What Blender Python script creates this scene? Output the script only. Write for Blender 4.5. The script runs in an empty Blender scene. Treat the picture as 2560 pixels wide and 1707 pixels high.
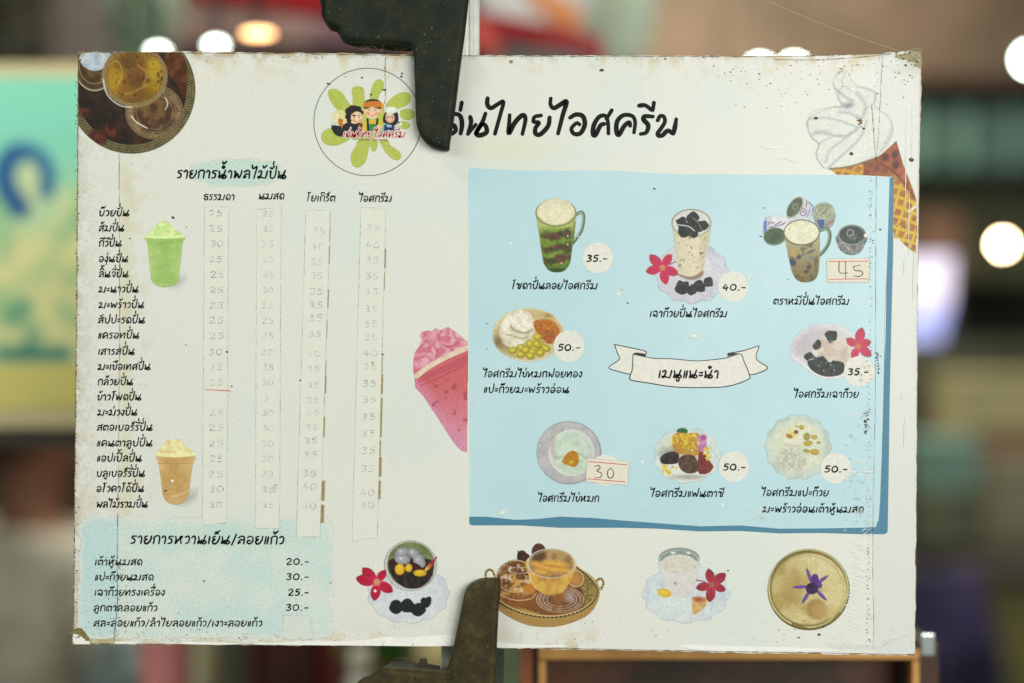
import bpy, math, random
import numpy as np
from mathutils.geometry import tessellate_polygon
from mathutils import Vector, Matrix

# ------------------------------------------------------------------ camera, light, exposure
sc = bpy.context.scene
COL = sc.collection
EYE_Z = 1.5           # camera height
FOCUS = 0.711         # camera to board
S = 0.512 / 2560.0    # metres per design unit on the board (the board is 42 cm wide)
cam_d = bpy.data.cameras.new('camera')
cam = bpy.data.objects.new('camera', cam_d)
COL.objects.link(cam)
cam.location = (0, -FOCUS, EYE_Z)
cam.rotation_euler = (math.radians(90), 0, 0)
cam_d.sensor_width = 36
cam_d.lens = 50
cam_d.clip_start = 0.05
cam_d.clip_end = 100
cam_d.dof.use_dof = True
cam_d.dof.focus_distance = FOCUS
cam_d.dof.aperture_fstop = 2.0
sc.camera = cam
W = bpy.data.worlds.new('World')
sc.world = W
W.use_nodes = True
W.node_tree.nodes['Background'].inputs[0].default_value = (0.84, 0.93, 0.89, 1)
W.node_tree.nodes['Background'].inputs[1].default_value = 0.30
sc.view_settings.view_transform = 'Standard'
sc.view_settings.look = 'None'
sc.view_settings.exposure = 0
sc.cycles.use_denoising = True
sc.cycles.max_bounces = 6
sc.cycles.transparent_max_bounces = 24


def area(name, loc, target, size, power, color):
    l = bpy.data.lights.new(name, 'AREA')
    l.shape = 'RECTANGLE'
    l.size, l.size_y = size
    l.energy = power
    l.color = color
    o = bpy.data.objects.new(name, l)
    COL.objects.link(o)
    o.location = loc
    o.rotation_euler = (Vector(target) - Vector(loc)).to_track_quat('-Z', 'Y').to_euler()
    return o


# market tube lamps: one over the camera's right shoulder, one down the aisle
area('tube_lamp_front', (1.2, -2.0, 1.8), (0, 0, 1.4), (1.6, 0.9), 48.5, (1.0, 0.995, 1.0))
area('fill_light_left', (-1.9, -1.6, 2.4), (0, 0, 1.4), (1.4, 0.8), 21.5, (0.95, 1.0, 0.97))  # added fill light from the left, not a lamp of the hall
area('tube_lamp_aisle', (0.2, 3.0, 3.05), (0, 3.4, 0), (2.5, 1.5), 95, (1.0, 0.95, 0.82))

area('tube_lamp_banner', (-1.0, -0.25, 2.6), (-.45, .55, 1.6), (0.9, 0.15), 7, (1.0, 1.0, 0.9))
area('added_light_stalls', (2.3, 0.9, 3.0), (1.3, 3.0, 0.9), (1.2, 0.3), 19, (1.0, 0.98, 0.85))  # unseen light added to brighten the stalls on the right

# ------------------------------------------------------------------ helpers
rnd = random.Random(7)


def lin(c):
    c = np.asarray(c, dtype=float) / 255.0
    return np.where(c <= 0.04045, c / 12.92, ((c + 0.055) / 1.055) ** 2.4)


def col4(c, k=1.0):
    r = lin(c) * k
    return (float(r[0]), float(r[1]), float(r[2]), 1.0)


MATS = {}


def mat(name, c, rough=0.6, metal=0.0, var=0.12, scale=40.0, bump=0.0, bscale=200.0, c2=None, emit=None,
        estr=0.0, trans=0.0, spec=0.4, coat=0.0, thr=None):
    """Principled with a two-tone noise so nothing is flat."""
    if name in MATS:
        return MATS[name]
    m = bpy.data.materials.new(name)
    m.use_nodes = True
    nt = m.node_tree
    b = nt.nodes['Principled BSDF']
    b.inputs['Roughness'].default_value = rough
    b.inputs['Metallic'].default_value = metal
    b.inputs['Specular IOR Level'].default_value = spec
    b.inputs['Coat Weight'].default_value = coat
    b.inputs['Transmission Weight'].default_value = trans
    tc = nt.nodes.new('ShaderNodeTexCoord')
    n = nt.nodes.new('ShaderNodeTexNoise')
    n.inputs['Scale'].default_value = scale
    n.inputs['Detail'].default_value = 6
    n.inputs['Roughness'].default_value = 0.65
    nt.links.new(tc.outputs['Object'], n.inputs['Vector'])
    r = nt.nodes.new('ShaderNodeValToRGB')
    a = np.array(col4(c)[:3])
    lo = a * (1 - var) if c2 is None else np.array(col4(c2)[:3])
    hi = np.minimum(a * (1 + var), 1) if c2 is None else a
    t0, t1 = thr or (0.35, 0.65)
    r.color_ramp.elements[0].position = t0
    r.color_ramp.elements[0].color = (*lo, 1)
    r.color_ramp.elements[1].position = t1
    r.color_ramp.elements[1].color = (*hi, 1)
    nt.links.new(n.outputs['Fac'], r.inputs['Fac'])
    nt.links.new(r.outputs['Color'], b.inputs['Base Color'])
    if bump:
        n2 = nt.nodes.new('ShaderNodeTexNoise')
        n2.inputs['Scale'].default_value = bscale
        n2.inputs['Detail'].default_value = 5
        bp = nt.nodes.new('ShaderNodeBump')
        bp.inputs['Strength'].default_value = bump
        bp.inputs['Distance'].default_value = 0.001
        nt.links.new(tc.outputs['Object'], n2.inputs['Vector'])
        nt.links.new(n2.outputs['Fac'], bp.inputs['Height'])
        nt.links.new(bp.outputs['Normal'], b.inputs['Normal'])
    if emit is not None:
        b.inputs['Emission Color'].default_value = col4(emit)
        b.inputs['Emission Strength'].default_value = estr
    MATS[name] = m
    return m


def print_mat(name, rough=0.42, alpha=True, grain=0.10, gscale=900.0, bump=0.0, spec=0.28, pencil=False):
    """Ink on laminated paper: colour comes from the 'Col' attribute, grain from noise."""
    if name in MATS:
        return MATS[name]
    m = bpy.data.materials.new(name)
    m.use_nodes = True
    nt = m.node_tree
    b = nt.nodes['Principled BSDF']
    b.inputs['Roughness'].default_value = rough
    b.inputs['Specular IOR Level'].default_value = spec
    at = nt.nodes.new('ShaderNodeAttribute')
    at.attribute_name = 'Col'
    tc = nt.nodes.new('ShaderNodeTexCoord')
    n = nt.nodes.new('ShaderNodeTexNoise')
    n.inputs['Scale'].default_value = gscale
    n.inputs['Detail'].default_value = 3
    nt.links.new(tc.outputs['Object'], n.inputs['Vector'])
    mr = nt.nodes.new('ShaderNodeMapRange')
    mr.inputs[1].default_value = 0.3
    mr.inputs[2].default_value = 0.7
    mr.inputs[3].default_value = 1 - grain
    mr.inputs[4].default_value = 1 + grain
    nt.links.new(n.outputs['Fac'], mr.inputs[0])
    mx = nt.nodes.new('ShaderNodeMix')
    mx.data_type = 'RGBA'
    mx.blend_type = 'MULTIPLY'
    mx.inputs[0].default_value = 1
    nt.links.new(at.outputs['Color'], mx.inputs[6])
    nt.links.new(mr.outputs[0], mx.inputs[7])
    nt.links.new(mx.outputs[2], b.inputs['Base Color'])
    if alpha:
        nt.links.new(at.outputs['Alpha'], b.inputs['Alpha'])
    if pencil:
        n2 = nt.nodes.new('ShaderNodeTexNoise')
        n2.inputs['Scale'].default_value = 420
        n2.inputs['Detail'].default_value = 4
        nt.links.new(tc.outputs['Object'], n2.inputs['Vector'])
        m2 = nt.nodes.new('ShaderNodeMapRange')
        m2.inputs[1].default_value = 0.40
        m2.inputs[2].default_value = 0.62
        m2.inputs[3].default_value = 0.12
        m2.inputs[4].default_value = 0.9
        nt.links.new(n2.outputs['Fac'], m2.inputs[0])
        mm = nt.nodes.new('ShaderNodeMath')
        mm.operation = 'MULTIPLY'
        nt.links.new(m2.outputs[0], mm.inputs[0])
        nt.links.new(at.outputs['Alpha'], mm.inputs[1])
        nt.links.new(mm.outputs[0], b.inputs['Alpha'])
    if bump:
        n3 = nt.nodes.new('ShaderNodeTexNoise')
        n3.inputs['Scale'].default_value = 60
        n3.inputs['Detail'].default_value = 4
        bp = nt.nodes.new('ShaderNodeBump')
        bp.inputs['Strength'].default_value = bump
        bp.inputs['Distance'].default_value = 0.002
        nt.links.new(tc.outputs['Object'], n3.inputs['Vector'])
        nt.links.new(n3.outputs['Fac'], bp.inputs['Height'])
        nt.links.new(bp.outputs['Normal'], b.inputs['Normal'])
    MATS[name] = m
    return m


def link(name, me, m, parent=None, loc=None, smooth=False):
    o = bpy.data.objects.new(name, me)
    COL.objects.link(o)
    if m is not None:
        me.materials.append(m)
    if parent is not None:
        o.parent = parent
    if loc is not None:
        o.location = loc
    if smooth:
        me.polygons.foreach_set('use_smooth', [True] * len(me.polygons))
    return o


def mesh(name, v, f, m, parent=None, loc=None, smooth=False):
    me = bpy.data.meshes.new(name)
    me.from_pydata([tuple(p) for p in v], [], f)
    me.update()
    return link(name, me, m, parent, loc, smooth)


def tag(o, label=None, cat=None, group=None, kind=None):
    if label: o['label'] = label
    if cat: o['category'] = cat
    if group: o['group'] = group
    if kind: o['kind'] = kind
    return o


def empty(name, loc, label, cat, group=None, rz=0):
    o = bpy.data.objects.new(name, None)
    o.empty_display_size = 0.02
    COL.objects.link(o)
    o.location = loc
    o.rotation_euler = (0, 0, rz)
    return tag(o, label, cat, group)


def bp(x, y, z=0.0):
    """design units on the board sheet -> local coordinates of the board (its face is y = 0)."""
    return ((x - 1280) * S, -z * 0.4, -(y - 853.5) * S)


def at(px, py, d):
    """a place d metres from the eye in the hall."""
    return ((px - 1280) * S * d / FOCUS, d - FOCUS, EYE_Z - (py - 853.5) * S * d / FOCUS)


class Acc:
    def __init__(s):
        s.v, s.f, s.c = [], [], []

    def add(s, v, f, c=None):
        n = len(s.v)
        s.v += [tuple(p) for p in v]
        s.f += [tuple(i + n for i in q) for q in f]
        if c is not None:
            s.c += [c] * len(v)

    def box(s, a, b, c=None):
        (x0, y0, z0), (x1, y1, z1) = a, b
        v = [(x, y, z) for x in (x0, x1) for y in (y0, y1) for z in (z0, z1)]
        s.add(v, [(0, 1, 3, 2), (4, 6, 7, 5), (0, 4, 5, 1), (2, 3, 7, 6), (0, 2, 6, 4), (1, 5, 7, 3)], c)

    def lathe(s, prof, cx=0, cy=0, n=24):
        v = []
        for r, z in prof:
            for i in range(n):
                t = 2 * math.pi * i / n
                v.append((cx + r * math.cos(t), cy + r * math.sin(t), z))
        f = []
        for k in range(len(prof) - 1):
            for i in range(n):
                j = (i + 1) % n
                f.append((k * n + i, k * n + j, (k + 1) * n + j, (k + 1) * n + i))
        f.append(tuple(reversed(range(n))))
        f.append(tuple((len(prof) - 1) * n + i for i in range(n)))
        s.add(v, f)

    def tube(s, pts, r, n=8):
        pts = [Vector(p) for p in pts]
        v = []
        for i, p in enumerate(pts):
            d = (pts[min(i + 1, len(pts) - 1)] - pts[max(i - 1, 0)]).normalized()
            u = d.orthogonal().normalized() if i == 0 else (u - d * u.dot(d)).normalized()
            w = d.cross(u)
            rr = r[i] if isinstance(r, (list, tuple)) else r
            for k in range(n):
                t = 2 * math.pi * k / n
                v.append(p + (u * math.cos(t) + w * math.sin(t)) * rr)
        f = []
        for i in range(len(pts) - 1):
            for k in range(n):
                j = (k + 1) % n
                f.append((i * n + k, i * n + j, (i + 1) * n + j, (i + 1) * n + k))
        f.append(tuple(reversed(range(n))))
        f.append(tuple((len(pts) - 1) * n + k for k in range(n)))
        s.add(v, f)

    def build(s, name, m, parent=None, smooth=False, loc=None):
        o = mesh(name, s.v, s.f, m, parent, loc, smooth)
        if s.c and len(s.c) == len(s.v):
            ca = o.data.color_attributes.new('Col', 'FLOAT_COLOR', 'POINT')
            ca.data.foreach_set('color', np.array(s.c, dtype=np.float32).ravel())
        return o


def smooth_pts(pts, n=5, closed=False):
    P = [np.array(p, float) for p in pts]
    if len(P) < 3 and not closed:
        return P
    out = []
    N = len(P)
    rng = range(N if closed else N - 1)
    for i in rng:
        if closed:
            p0, p1, p2, p3 = P[i - 1], P[i], P[(i + 1) % N], P[(i + 2) % N]
        else:
            p1, p2 = P[i], P[i + 1]
            p0 = P[i - 1] if i else 2 * p1 - p2
            p3 = P[i + 2] if i + 2 < N else 2 * p2 - p1
        for k in range(n):
            t = k / n
            out.append(0.5 * ((2 * p1) + (-p0 + p2) * t + (2 * p0 - 5 * p1 + 4 * p2 - p3) * t * t
                              + (-p0 + 3 * p1 - 3 * p2 + p3) * t ** 3))
    if not closed:
        out.append(P[-1])
    return out


def rgba(c, a=1.0):
    r = lin(c)
    return (float(r[0]), float(r[1]), float(r[2]), a)


def ribbon(acc, pts, w, z, c, n=5, taper=0.15, zs=0.0):
    """flat brush stroke, round ended, in board units."""
    P = smooth_pts(pts, n)
    Q = [P[0]]
    for p in P[1:]:
        if np.hypot(*(p - Q[-1])) > w * 0.12:
            Q.append(p)
    if len(Q) < 2:
        Q.append(Q[0] + np.array((w * 0.3, 0)))
    L = len(Q)
    v, f = [], []
    for i, p in enumerate(Q):
        d = Q[min(i + 1, L - 1)] - Q[max(i - 1, 0)]
        d = d / (np.hypot(*d) + 1e-9)
        nrm = np.array((-d[1], d[0]))
        t = i / (L - 1)
        ww = w * 0.5 * (1 - taper * (2 * t - 1) ** 2) * (1 + 0.10 * math.sin(t * 5 + pts[0][0] * 0.3))
        v.append(bp(*(p + nrm * ww), z + zs * i))
        v.append(bp(*(p - nrm * ww), z + zs * i))
        if i:
            f.append((2 * i - 2, 2 * i - 1, 2 * i + 1, 2 * i))
    for e, (p, q) in enumerate(((Q[0], Q[1]), (Q[-1], Q[-2]))):
        d = p - q
        a0 = math.atan2(d[1], d[0])
        r = w * 0.5 * (1 - taper)
        k0 = len(v)
        for k in range(7):
            a = a0 - math.pi / 2 + math.pi * k / 6
            v.append(bp(p[0] + r * math.cos(a), p[1] + r * math.sin(a), z + (zs * (L - 1) if e else 0)))
        f.append(tuple(range(k0, k0 + 7)))
    acc.add(v, f, c)


def flat(acc, pts, z, c, smooth=0):
    """filled outline at height z on the board."""
    P = [tuple(p) for p in (smooth_pts(pts, smooth, True) if smooth else pts)]
    tri = tessellate_polygon([[Vector((p[0], p[1], 0)) for p in P]])
    acc.add([bp(p[0], p[1], z) for p in P], [tuple(t) for t in tri], c)


# ------------------------------------------------------------------ small raster painter for the printed pictures
def vnoise(X, Y, s, seed=0):
    def h(i, j):
        n = (i.astype(np.int64) * 374761393 + j.astype(np.int64) * 668265263 + seed * 1442695041) & 0x7fffffff
        n = ((n ^ (n >> 13)) * 1274126177) & 0x7fffffff
        return ((n ^ (n >> 16)) & 0xffff) / 65535.0
    x, y = X / s, Y / s
    i, j = np.floor(x), np.floor(y)
    u, v = x - i, y - j
    u, v = u * u * (3 - 2 * u), v * v * (3 - 2 * v)
    return (h(i, j) * (1 - u) + h(i + 1, j) * u) * (1 - v) + (h(i, j + 1) * (1 - u) + h(i + 1, j + 1) * u) * v


def fbm(X, Y, s, seed=0, o=3):
    t, a, r = 0, 0.5, 0
    for k in range(o):
        r = r + a * vnoise(X, Y, s / 2 ** k, seed + k * 7)
        t += a
        a *= 0.55
    return r / t


class Pic:
    """colours are the printed inks; crop (ox, oy, k): a drawn coordinate u stands for ox + u / k."""

    def __init__(s, crop, box, res=1.3):
        s.ox, s.oy, s.k = crop
        x0, y0 = s.ox + box[0] / s.k, s.oy + box[1] / s.k
        x1, y1 = s.ox + box[2] / s.k, s.oy + box[3] / s.k
        s.nx, s.ny = int((x1 - x0) / res) + 2, int((y1 - y0) / res) + 2
        gx, gy = np.linspace(x0, x1, s.nx), np.linspace(y0, y1, s.ny)
        s.PX, s.PY = np.meshgrid(gx, gy)
        s.X, s.Y = (s.PX - s.ox) * s.k, (s.PY - s.oy) * s.k
        s.C = np.zeros((s.ny, s.nx, 3))
        s.A = np.zeros((s.ny, s.nx))
        s.px = s.k * res

    def put(s, m, c, a=1.0, clip=None, inside=False):
        m = np.clip(m, 0, 1) * a
        if inside:
            m = m * np.clip(s.A * 1.5 - .4, 0, 1)
        if clip is not None:
            m = m * clip
        c = np.asarray(c(s.X, s.Y) if callable(c) else c, float)
        if c.ndim == 1:
            c = np.broadcast_to(c, s.C.shape)
        an = m + s.A * (1 - m)
        w = np.where(an > 1e-6, m / np.maximum(an, 1e-6), 0)[..., None]
        s.C = s.C * (1 - w) + c * w
        s.A = an
        return m

    def ell(s, cx, cy, rx, ry, c, rot=0, soft=1.0, a=1.0, clip=None):
        t = math.radians(rot)
        u = (s.X - cx) * math.cos(t) + (s.Y - cy) * math.sin(t)
        v = -(s.X - cx) * math.sin(t) + (s.Y - cy) * math.cos(t)
        d = (np.sqrt((u / rx) ** 2 + (v / ry) ** 2) - 1) * min(rx, ry)
        return s.put(0.5 - d / (s.px * soft), c, a, clip, soft > 5 and s.A.max() > .5)

    def ring(s, cx, cy, rx, ry, w, c, rot=0, soft=1.0, a=1.0, clip=None):
        t = math.radians(rot)
        u = (s.X - cx) * math.cos(t) + (s.Y - cy) * math.sin(t)
        v = -(s.X - cx) * math.sin(t) + (s.Y - cy) * math.cos(t)
        d = np.abs((np.sqrt((u / rx) ** 2 + (v / ry) ** 2) - 1) * min(rx, ry)) - w / 2
        return s.put(0.5 - d / (s.px * soft), c, a, clip, soft > 5 and s.A.max() > .5)

    def poly(s, pts, c, sm=4, soft=1.0, a=1.0, clip=None):
        P = smooth_pts(pts, sm, True) if sm else [np.array(p, float) for p in pts]
        ins = np.zeros(s.X.shape, bool)
        dist = np.full(s.X.shape, 1e9)
        N = len(P)
        for i in range(N):
            (x0, y0), (x1, y1) = P[i], P[(i + 1) % N]
            if y0 != y1:
                cr = (s.Y > min(y0, y1)) & (s.Y <= max(y0, y1)) & (s.X < (s.Y - y0) * (x1 - x0) / (y1 - y0) + x0)
                ins ^= cr
            dx, dy = x1 - x0, y1 - y0
            t = np.clip(((s.X - x0) * dx + (s.Y - y0) * dy) / (dx * dx + dy * dy + 1e-9), 0, 1)
            dist = np.minimum(dist, np.hypot(s.X - x0 - t * dx, s.Y - y0 - t * dy))
        d = np.where(ins, -dist, dist)
        return s.put(0.5 - d / (s.px * soft), c, a, clip, soft > 5 and s.A.max() > .5)

    def line(s, pts, w, c, sm=4, soft=1.0, a=1.0, clip=None):
        P = smooth_pts(pts, sm) if sm else [np.array(p, float) for p in pts]
        dist = np.full(s.X.shape, 1e9)
        for i in range(len(P) - 1):
            (x0, y0), (x1, y1) = P[i], P[i + 1]
            dx, dy = x1 - x0, y1 - y0
            t = np.clip(((s.X - x0) * dx + (s.Y - y0) * dy) / (dx * dx + dy * dy + 1e-9), 0, 1)
            dist = np.minimum(dist, np.hypot(s.X - x0 - t * dx, s.Y - y0 - t * dy))
        return s.put(0.5 - (dist - w / 2) / (s.px * soft), c, a, clip, soft > 5 and s.A.max() > .5)

    def two(s, a, b, sc_, seed=0, lo=0.35, hi=0.65, o=3):
        n = np.clip((fbm(s.X, s.Y, sc_, seed, o) - lo) / (hi - lo), 0, 1)[..., None]
        return np.asarray(a, float) * (1 - n) + np.asarray(b, float) * n

    def grad(s, a, b, x0, y0, x1, y1):
        dx, dy = x1 - x0, y1 - y0
        t = np.clip(((s.X - x0) * dx + (s.Y - y0) * dy) / (dx * dx + dy * dy), 0, 1)[..., None]
        return np.asarray(a, float) * (1 - t) + np.asarray(b, float) * t

    def build(s, name, parent, z, label=None, m=None):
        if name not in ('banner_print', 'shop_logo', 'heading_wash', 'dessert_wash'):   # half-tone and camera grain of the printed photographs
            g = 1 + 0.05 * (fbm(s.PX, s.PY, 9, 55, 2) - .5) + 0.04 * (vnoise(s.PX, s.PY, 2.6, 56) - .5)
            s.C = s.C * g[..., None]
        for _ in range(3):                                        # bleed the ink colour outwards so edges do not go dark
            known = (s.A > 0.02) if _ == 0 else known2
            known2 = known.copy()
            num = np.zeros_like(s.C); den = np.zeros_like(s.A)
            for dy_ in (-1, 0, 1):
                for dx_ in (-1, 0, 1):
                    k_ = np.roll(known, (dy_, dx_), (0, 1))
                    num += np.roll(s.C, (dy_, dx_), (0, 1)) * k_[..., None]; den += k_
            fill = (~known) & (den > 0)
            s.C[fill] = num[fill] / den[fill][..., None]
            known2 |= fill
        keep = s.A > 0.03
        q = keep[:-1, :-1] | keep[1:, :-1] | keep[:-1, 1:] | keep[1:, 1:]
        idx = np.arange(s.nx * s.ny).reshape(s.ny, s.nx)
        F = np.stack([idx[:-1, :-1][q], idx[1:, :-1][q], idx[1:, 1:][q], idx[:-1, 1:][q]], 1)
        used = np.zeros(s.nx * s.ny, bool)
        used[F.ravel()] = True
        remap = np.cumsum(used) - 1
        F = remap[F]
        V = np.stack([(s.PX - 1280) * S, np.full_like(s.PX, -z * 0.4), -(s.PY - 853.5) * S], -1).reshape(-1, 3)[used]
        C = np.concatenate([lin(np.clip(s.C, 0, 255)), (1 - np.sqrt(1 - np.clip(s.A, 0, 1)))[..., None]], -1).reshape(-1, 4)[used]
        me = bpy.data.meshes.new(name)
        me.vertices.add(len(V))
        me.vertices.foreach_set('co', V.astype(np.float32).ravel())
        me.loops.add(F.size)
        me.loops.foreach_set('vertex_index', F.astype(np.int32).ravel())
        me.polygons.add(len(F))
        me.polygons.foreach_set('loop_start', np.arange(0, F.size, 4, dtype=np.int32))
        me.update(calc_edges=True)
        ca = me.color_attributes.new('Col', 'FLOAT_COLOR', 'POINT')
        ca.data.foreach_set('color', C.astype(np.float32).ravel())
        o = link(name, me, m or print_mat('printed_ink'), parent)
        if label: o['label'] = label
        return o
# ------------------------------------------------------------------ handwriting: every letter is a set of brush strokes, body height = 100
GL = {
'ก': (62, "8 0 12 55 6 68 22 92 42 98 56 80 54 0"),
'ข': (60, "4 70 14 88 20 70 12 22 26 4 46 20 58 94"),
'ค': (68, "58 0 62 60 48 95 22 92 8 55 12 3 32 44 46 50"),
'ง': (46, "20 78 34 92 40 62 26 2 2 42"),
'จ': (54, "6 70 25 95 46 80 48 40 34 2 20 30 28 44"),
'ฉ': (70, "6 76 20 94 52 90 56 2 34 24|22 46 12 24 26 8 34 26 22 46"),
'ช': (64, "6 76 18 90 18 40 24 5 46 20 50 58 34 66|50 62 62 98"),
'ซ': (68, "4 72 12 92 22 74 32 90 32 50 28 6 50 14 54 58|50 62 66 98"),
'ด': (62, "54 0 58 60 44 94 20 88 8 48 16 4 34 16 26 42"),
'ต': (66, "56 0 60 65 50 92 34 74 22 92 6 58 8 10 26 12 28 38"),
'ท': (68, "8 92 10 45 8 2 30 60 52 95 60 70 54 0"),
'ธ': (58, "54 98 14 92 12 64 46 60 50 14 24 2 6 28 24 40"),
'น': (78, "8 88 14 50 8 4 36 44|66 100 56 60 44 8 58 0 74 16 62 38 42 20 30 2"),
'บ': (68, "6 78 16 90 14 32 22 4 44 6 58 42 62 98"),
'ป': (68, "6 78 16 90 14 32 22 4 44 6 58 42 64 152"),
'ผ': (78, "6 82 18 78 12 6 34 56 50 4 68 50 72 96"),
'ฝ': (78, "6 82 18 78 12 6 34 56 50 4 68 50 76 150"),
'พ': (80, "6 94 12 50 16 4 38 70 54 4 68 60 74 96"),
'ฟ': (80, "6 94 12 50 16 4 38 70 54 4 68 60 78 150"),
'ม': (88, "4 76 16 94 30 84 27 48 18 12 5 4 4 20 22 16 44 8 68 2|82 94 77 50 70 2"),
'ย': (66, "28 94 8 82 12 60 28 54 8 36 14 4 36 4 58 48 62 94"),
'ร': (48, "46 92 16 90 12 68 34 52 32 12 6 2"),
'ล': (64, "6 76 30 96 54 82 54 0|54 46 30 54 14 32 6 4 26 18"),
'ว': (46, "6 80 26 95 40 70 34 20 14 2"),
'ศ': (68, "54 0 58 55 42 88 20 84 8 45 12 2 30 42 44 48|50 80 68 112"),
'ส': (66, "8 72 30 90 54 78 54 0|54 46 30 54 14 32 6 4 26 18|46 82 66 108"),
'ห': (74, "8 90 14 45 8 2 32 46 58 74 62 92 46 84 50 50 60 2"),
'อ': (62, "8 76 28 95 52 78 52 30 30 2 10 16 14 42 34 40"),
'ะ': (38, "6 70 18 64 32 74|4 34 18 28 34 38"),
'า': (42, "4 74 20 95 34 72 30 0"),
'เ': (24, "14 90 12 40 8 2"),
'แ': (42, "14 90 12 40 8 2|34 90 32 40 28 2"),
'โ': (46, "46 152 14 146 26 120 20 60 14 0"),
'ไ': (48, "2 164 4 130 18 124 44 146 34 70 24 0"),
'/': (42, "38 118 6 -14"),
' ': (34, ""),
'0': (58, "30 94 8 70 8 22 28 4 50 25 50 70 30 94"),
'2': (54, "6 76 24 96 44 78 36 50 8 4 50 6"),
'3': (50, "8 88 30 94 42 76 22 54 44 34 30 6 6 8"),
'4': (58, "30 94 8 36 52 38|40 60 36 0"),
'5': (52, "48 94 18 92 14 56 36 58 44 30 26 4 6 8"),
'.': (24, "8 4 13 7"),
'-': (40, "4 42 34 42"),
'D': (60, "10 96 10 0 40 8 50 50 36 90 6 96"), 'e': (48, "8 34 40 40 30 64 10 50 10 10 40 8"),
'n': (50, "8 64 8 0|8 46 30 66 40 40 40 0"), 't': (36, "18 90 16 10 30 4|4 62 32 62"),
'h': (50, "8 100 8 0|8 46 30 66 40 40 40 0"), 'a': (50, "38 62 14 60 8 20 24 2 38 30 38 60 40 0"),
'i': (22, "10 62 10 0|10 84 11 88"), 'I': (32, "4 94 26 94|15 94 15 0|4 0 26 0"),
'c': (44, "38 56 14 60 8 24 20 4 38 10"), 'r': (38, "8 64 8 0|8 44 34 62"),
'm': (70, "8 64 8 0|8 46 26 66 32 40 32 0|32 46 50 66 58 40 58 0"),
}
UP = {'ั': "-16 122 -2 112 14 136", 'ิ': "-20 112 -12 134 10 132 20 114", 'ี': "-22 124 -2 128 18 112|22 142 18 112",
      'ื': "-22 122 -2 128 18 112|6 142 4 126|22 144 18 112", '็': "-14 112 -10 132 6 128 2 116 -4 122|2 132 20 146",
      '์': "-10 116 0 106 9 116 0 126 -10 116|4 126 18 144", 'ำ': "0 136 -10 126 0 115 10 126 0 136"}
TONE = {'่': "3 28 0 0", '้': "-14 26 -8 4 14 28", '๊': "-18 4 -12 22 -4 8 4 24 6 6 20 30"}
DN = {'ุ': "0 -16 4 -40", 'ู': "-12 -16 -8 -36 8 -38 12 -16"}


def parse(s):
    out = []
    for st in s.split('|'):
        a = [float(t) for t in st.split()]
        if a: out.append([(a[i], a[i + 1]) for i in range(0, len(a), 2)])
    return out


def layout(text):
    x, strokes, lastc, up = 0.0, [], 0.0, False
    for i, ch in enumerate(text):
        if ch in GL:
            w, s = GL[ch]
            for st in parse(s):
                strokes.append([(x + a, b) for a, b in st])
            lastc = x + w * (0.40 if ch in 'ปฝฟ' else 0.58)
            up = False
            x += w + 10
        elif ch in UP:
            for st in parse(UP[ch]):
                strokes.append([(lastc + a * 1.15, 100 + (b - 100) * 1.25 + 6) for a, b in st])
            up = True
            if ch == 'ำ':
                w, s = GL['า']
                for st in parse(s):
                    strokes.append([(x + a, b) for a, b in st])
                x += w + 10
        elif ch in TONE:
            nxt = text[i + 1] if i + 1 < len(text) else ''
            h = 172 if (up or nxt == 'ำ') else 124
            for st in parse(TONE[ch]):
                strokes.append([(lastc + 6 + a * 1.2, h + b * 1.3) for a, b in st])
        elif ch in DN:
            for st in parse(DN[ch]):
                strokes.append([(lastc + a, b) for a, b in st])
    return strokes, x - 10


def write(text, x0, x1, base, h, w, c=(16, 20, 13), parent=None, name='text_line', z=0.00024, label=None, slope=0.004,
          slant=0.10, m=None, jit=0.0, acc=None, alpha=1.0):
    st, wid = layout(text)
    a = acc or Acc()
    sx = (x1 - x0) / wid
    sy = h / 100.0
    r = random.Random(len(text) * 31 + int(x0))
    for k, s in enumerate(st):
        dx, dy = r.uniform(-jit, jit), r.uniform(-jit, jit)
        pts = [(x0 + (u + v * slant * 0.6) * sx + dx, base - v * sy + slope * (u * sx) + dy) for u, v in s]
        ribbon(a, pts, w * r.uniform(0.92, 1.08), z + 4e-6 * (k % 9), rgba(c, alpha))
    if acc is not None:
        return None
    o = a.build(name, m or print_mat('black_ink', rough=0.5, grain=0.25, spec=0.15), parent)
    if label: o['label'] = label
    return o


# ------------------------------------------------------------------ the menu board
board = empty('menu_board', (0, 0, EYE_Z), 'worn white laminated menu board with Thai writing and dessert pictures, held by two clamps', 'menu board')

top = [(196, 131), (420, 130), (700, 133), (900, 135), (1100, 139), (1500, 140), (1860, 141), (2040, 140), (2150, 137), (2228, 133), (2278, 127), (2303, 139)]
right = [(2303, 139), (2304, 190), (2302, 268), (2298, 421), (2295, 640), (2293, 900), (2291, 1200), (2289, 1400), (2288, 1600), (2287, 1637)]
bot = [(182, 1609), (420, 1609), (700, 1612), (1133, 1614), (1243, 1618), (1500, 1623), (1900, 1631), (2287, 1637)]
left = [(196, 131), (194, 400), (192, 750), (188, 1130), (184, 1400), (182, 1600), (182, 1609)]


def lerp_curve(c, key, t):
    a = np.array(c, float)
    return np.interp(t, a[:, key], a[:, 0]), np.interp(t, a[:, key], a[:, 1])


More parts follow.
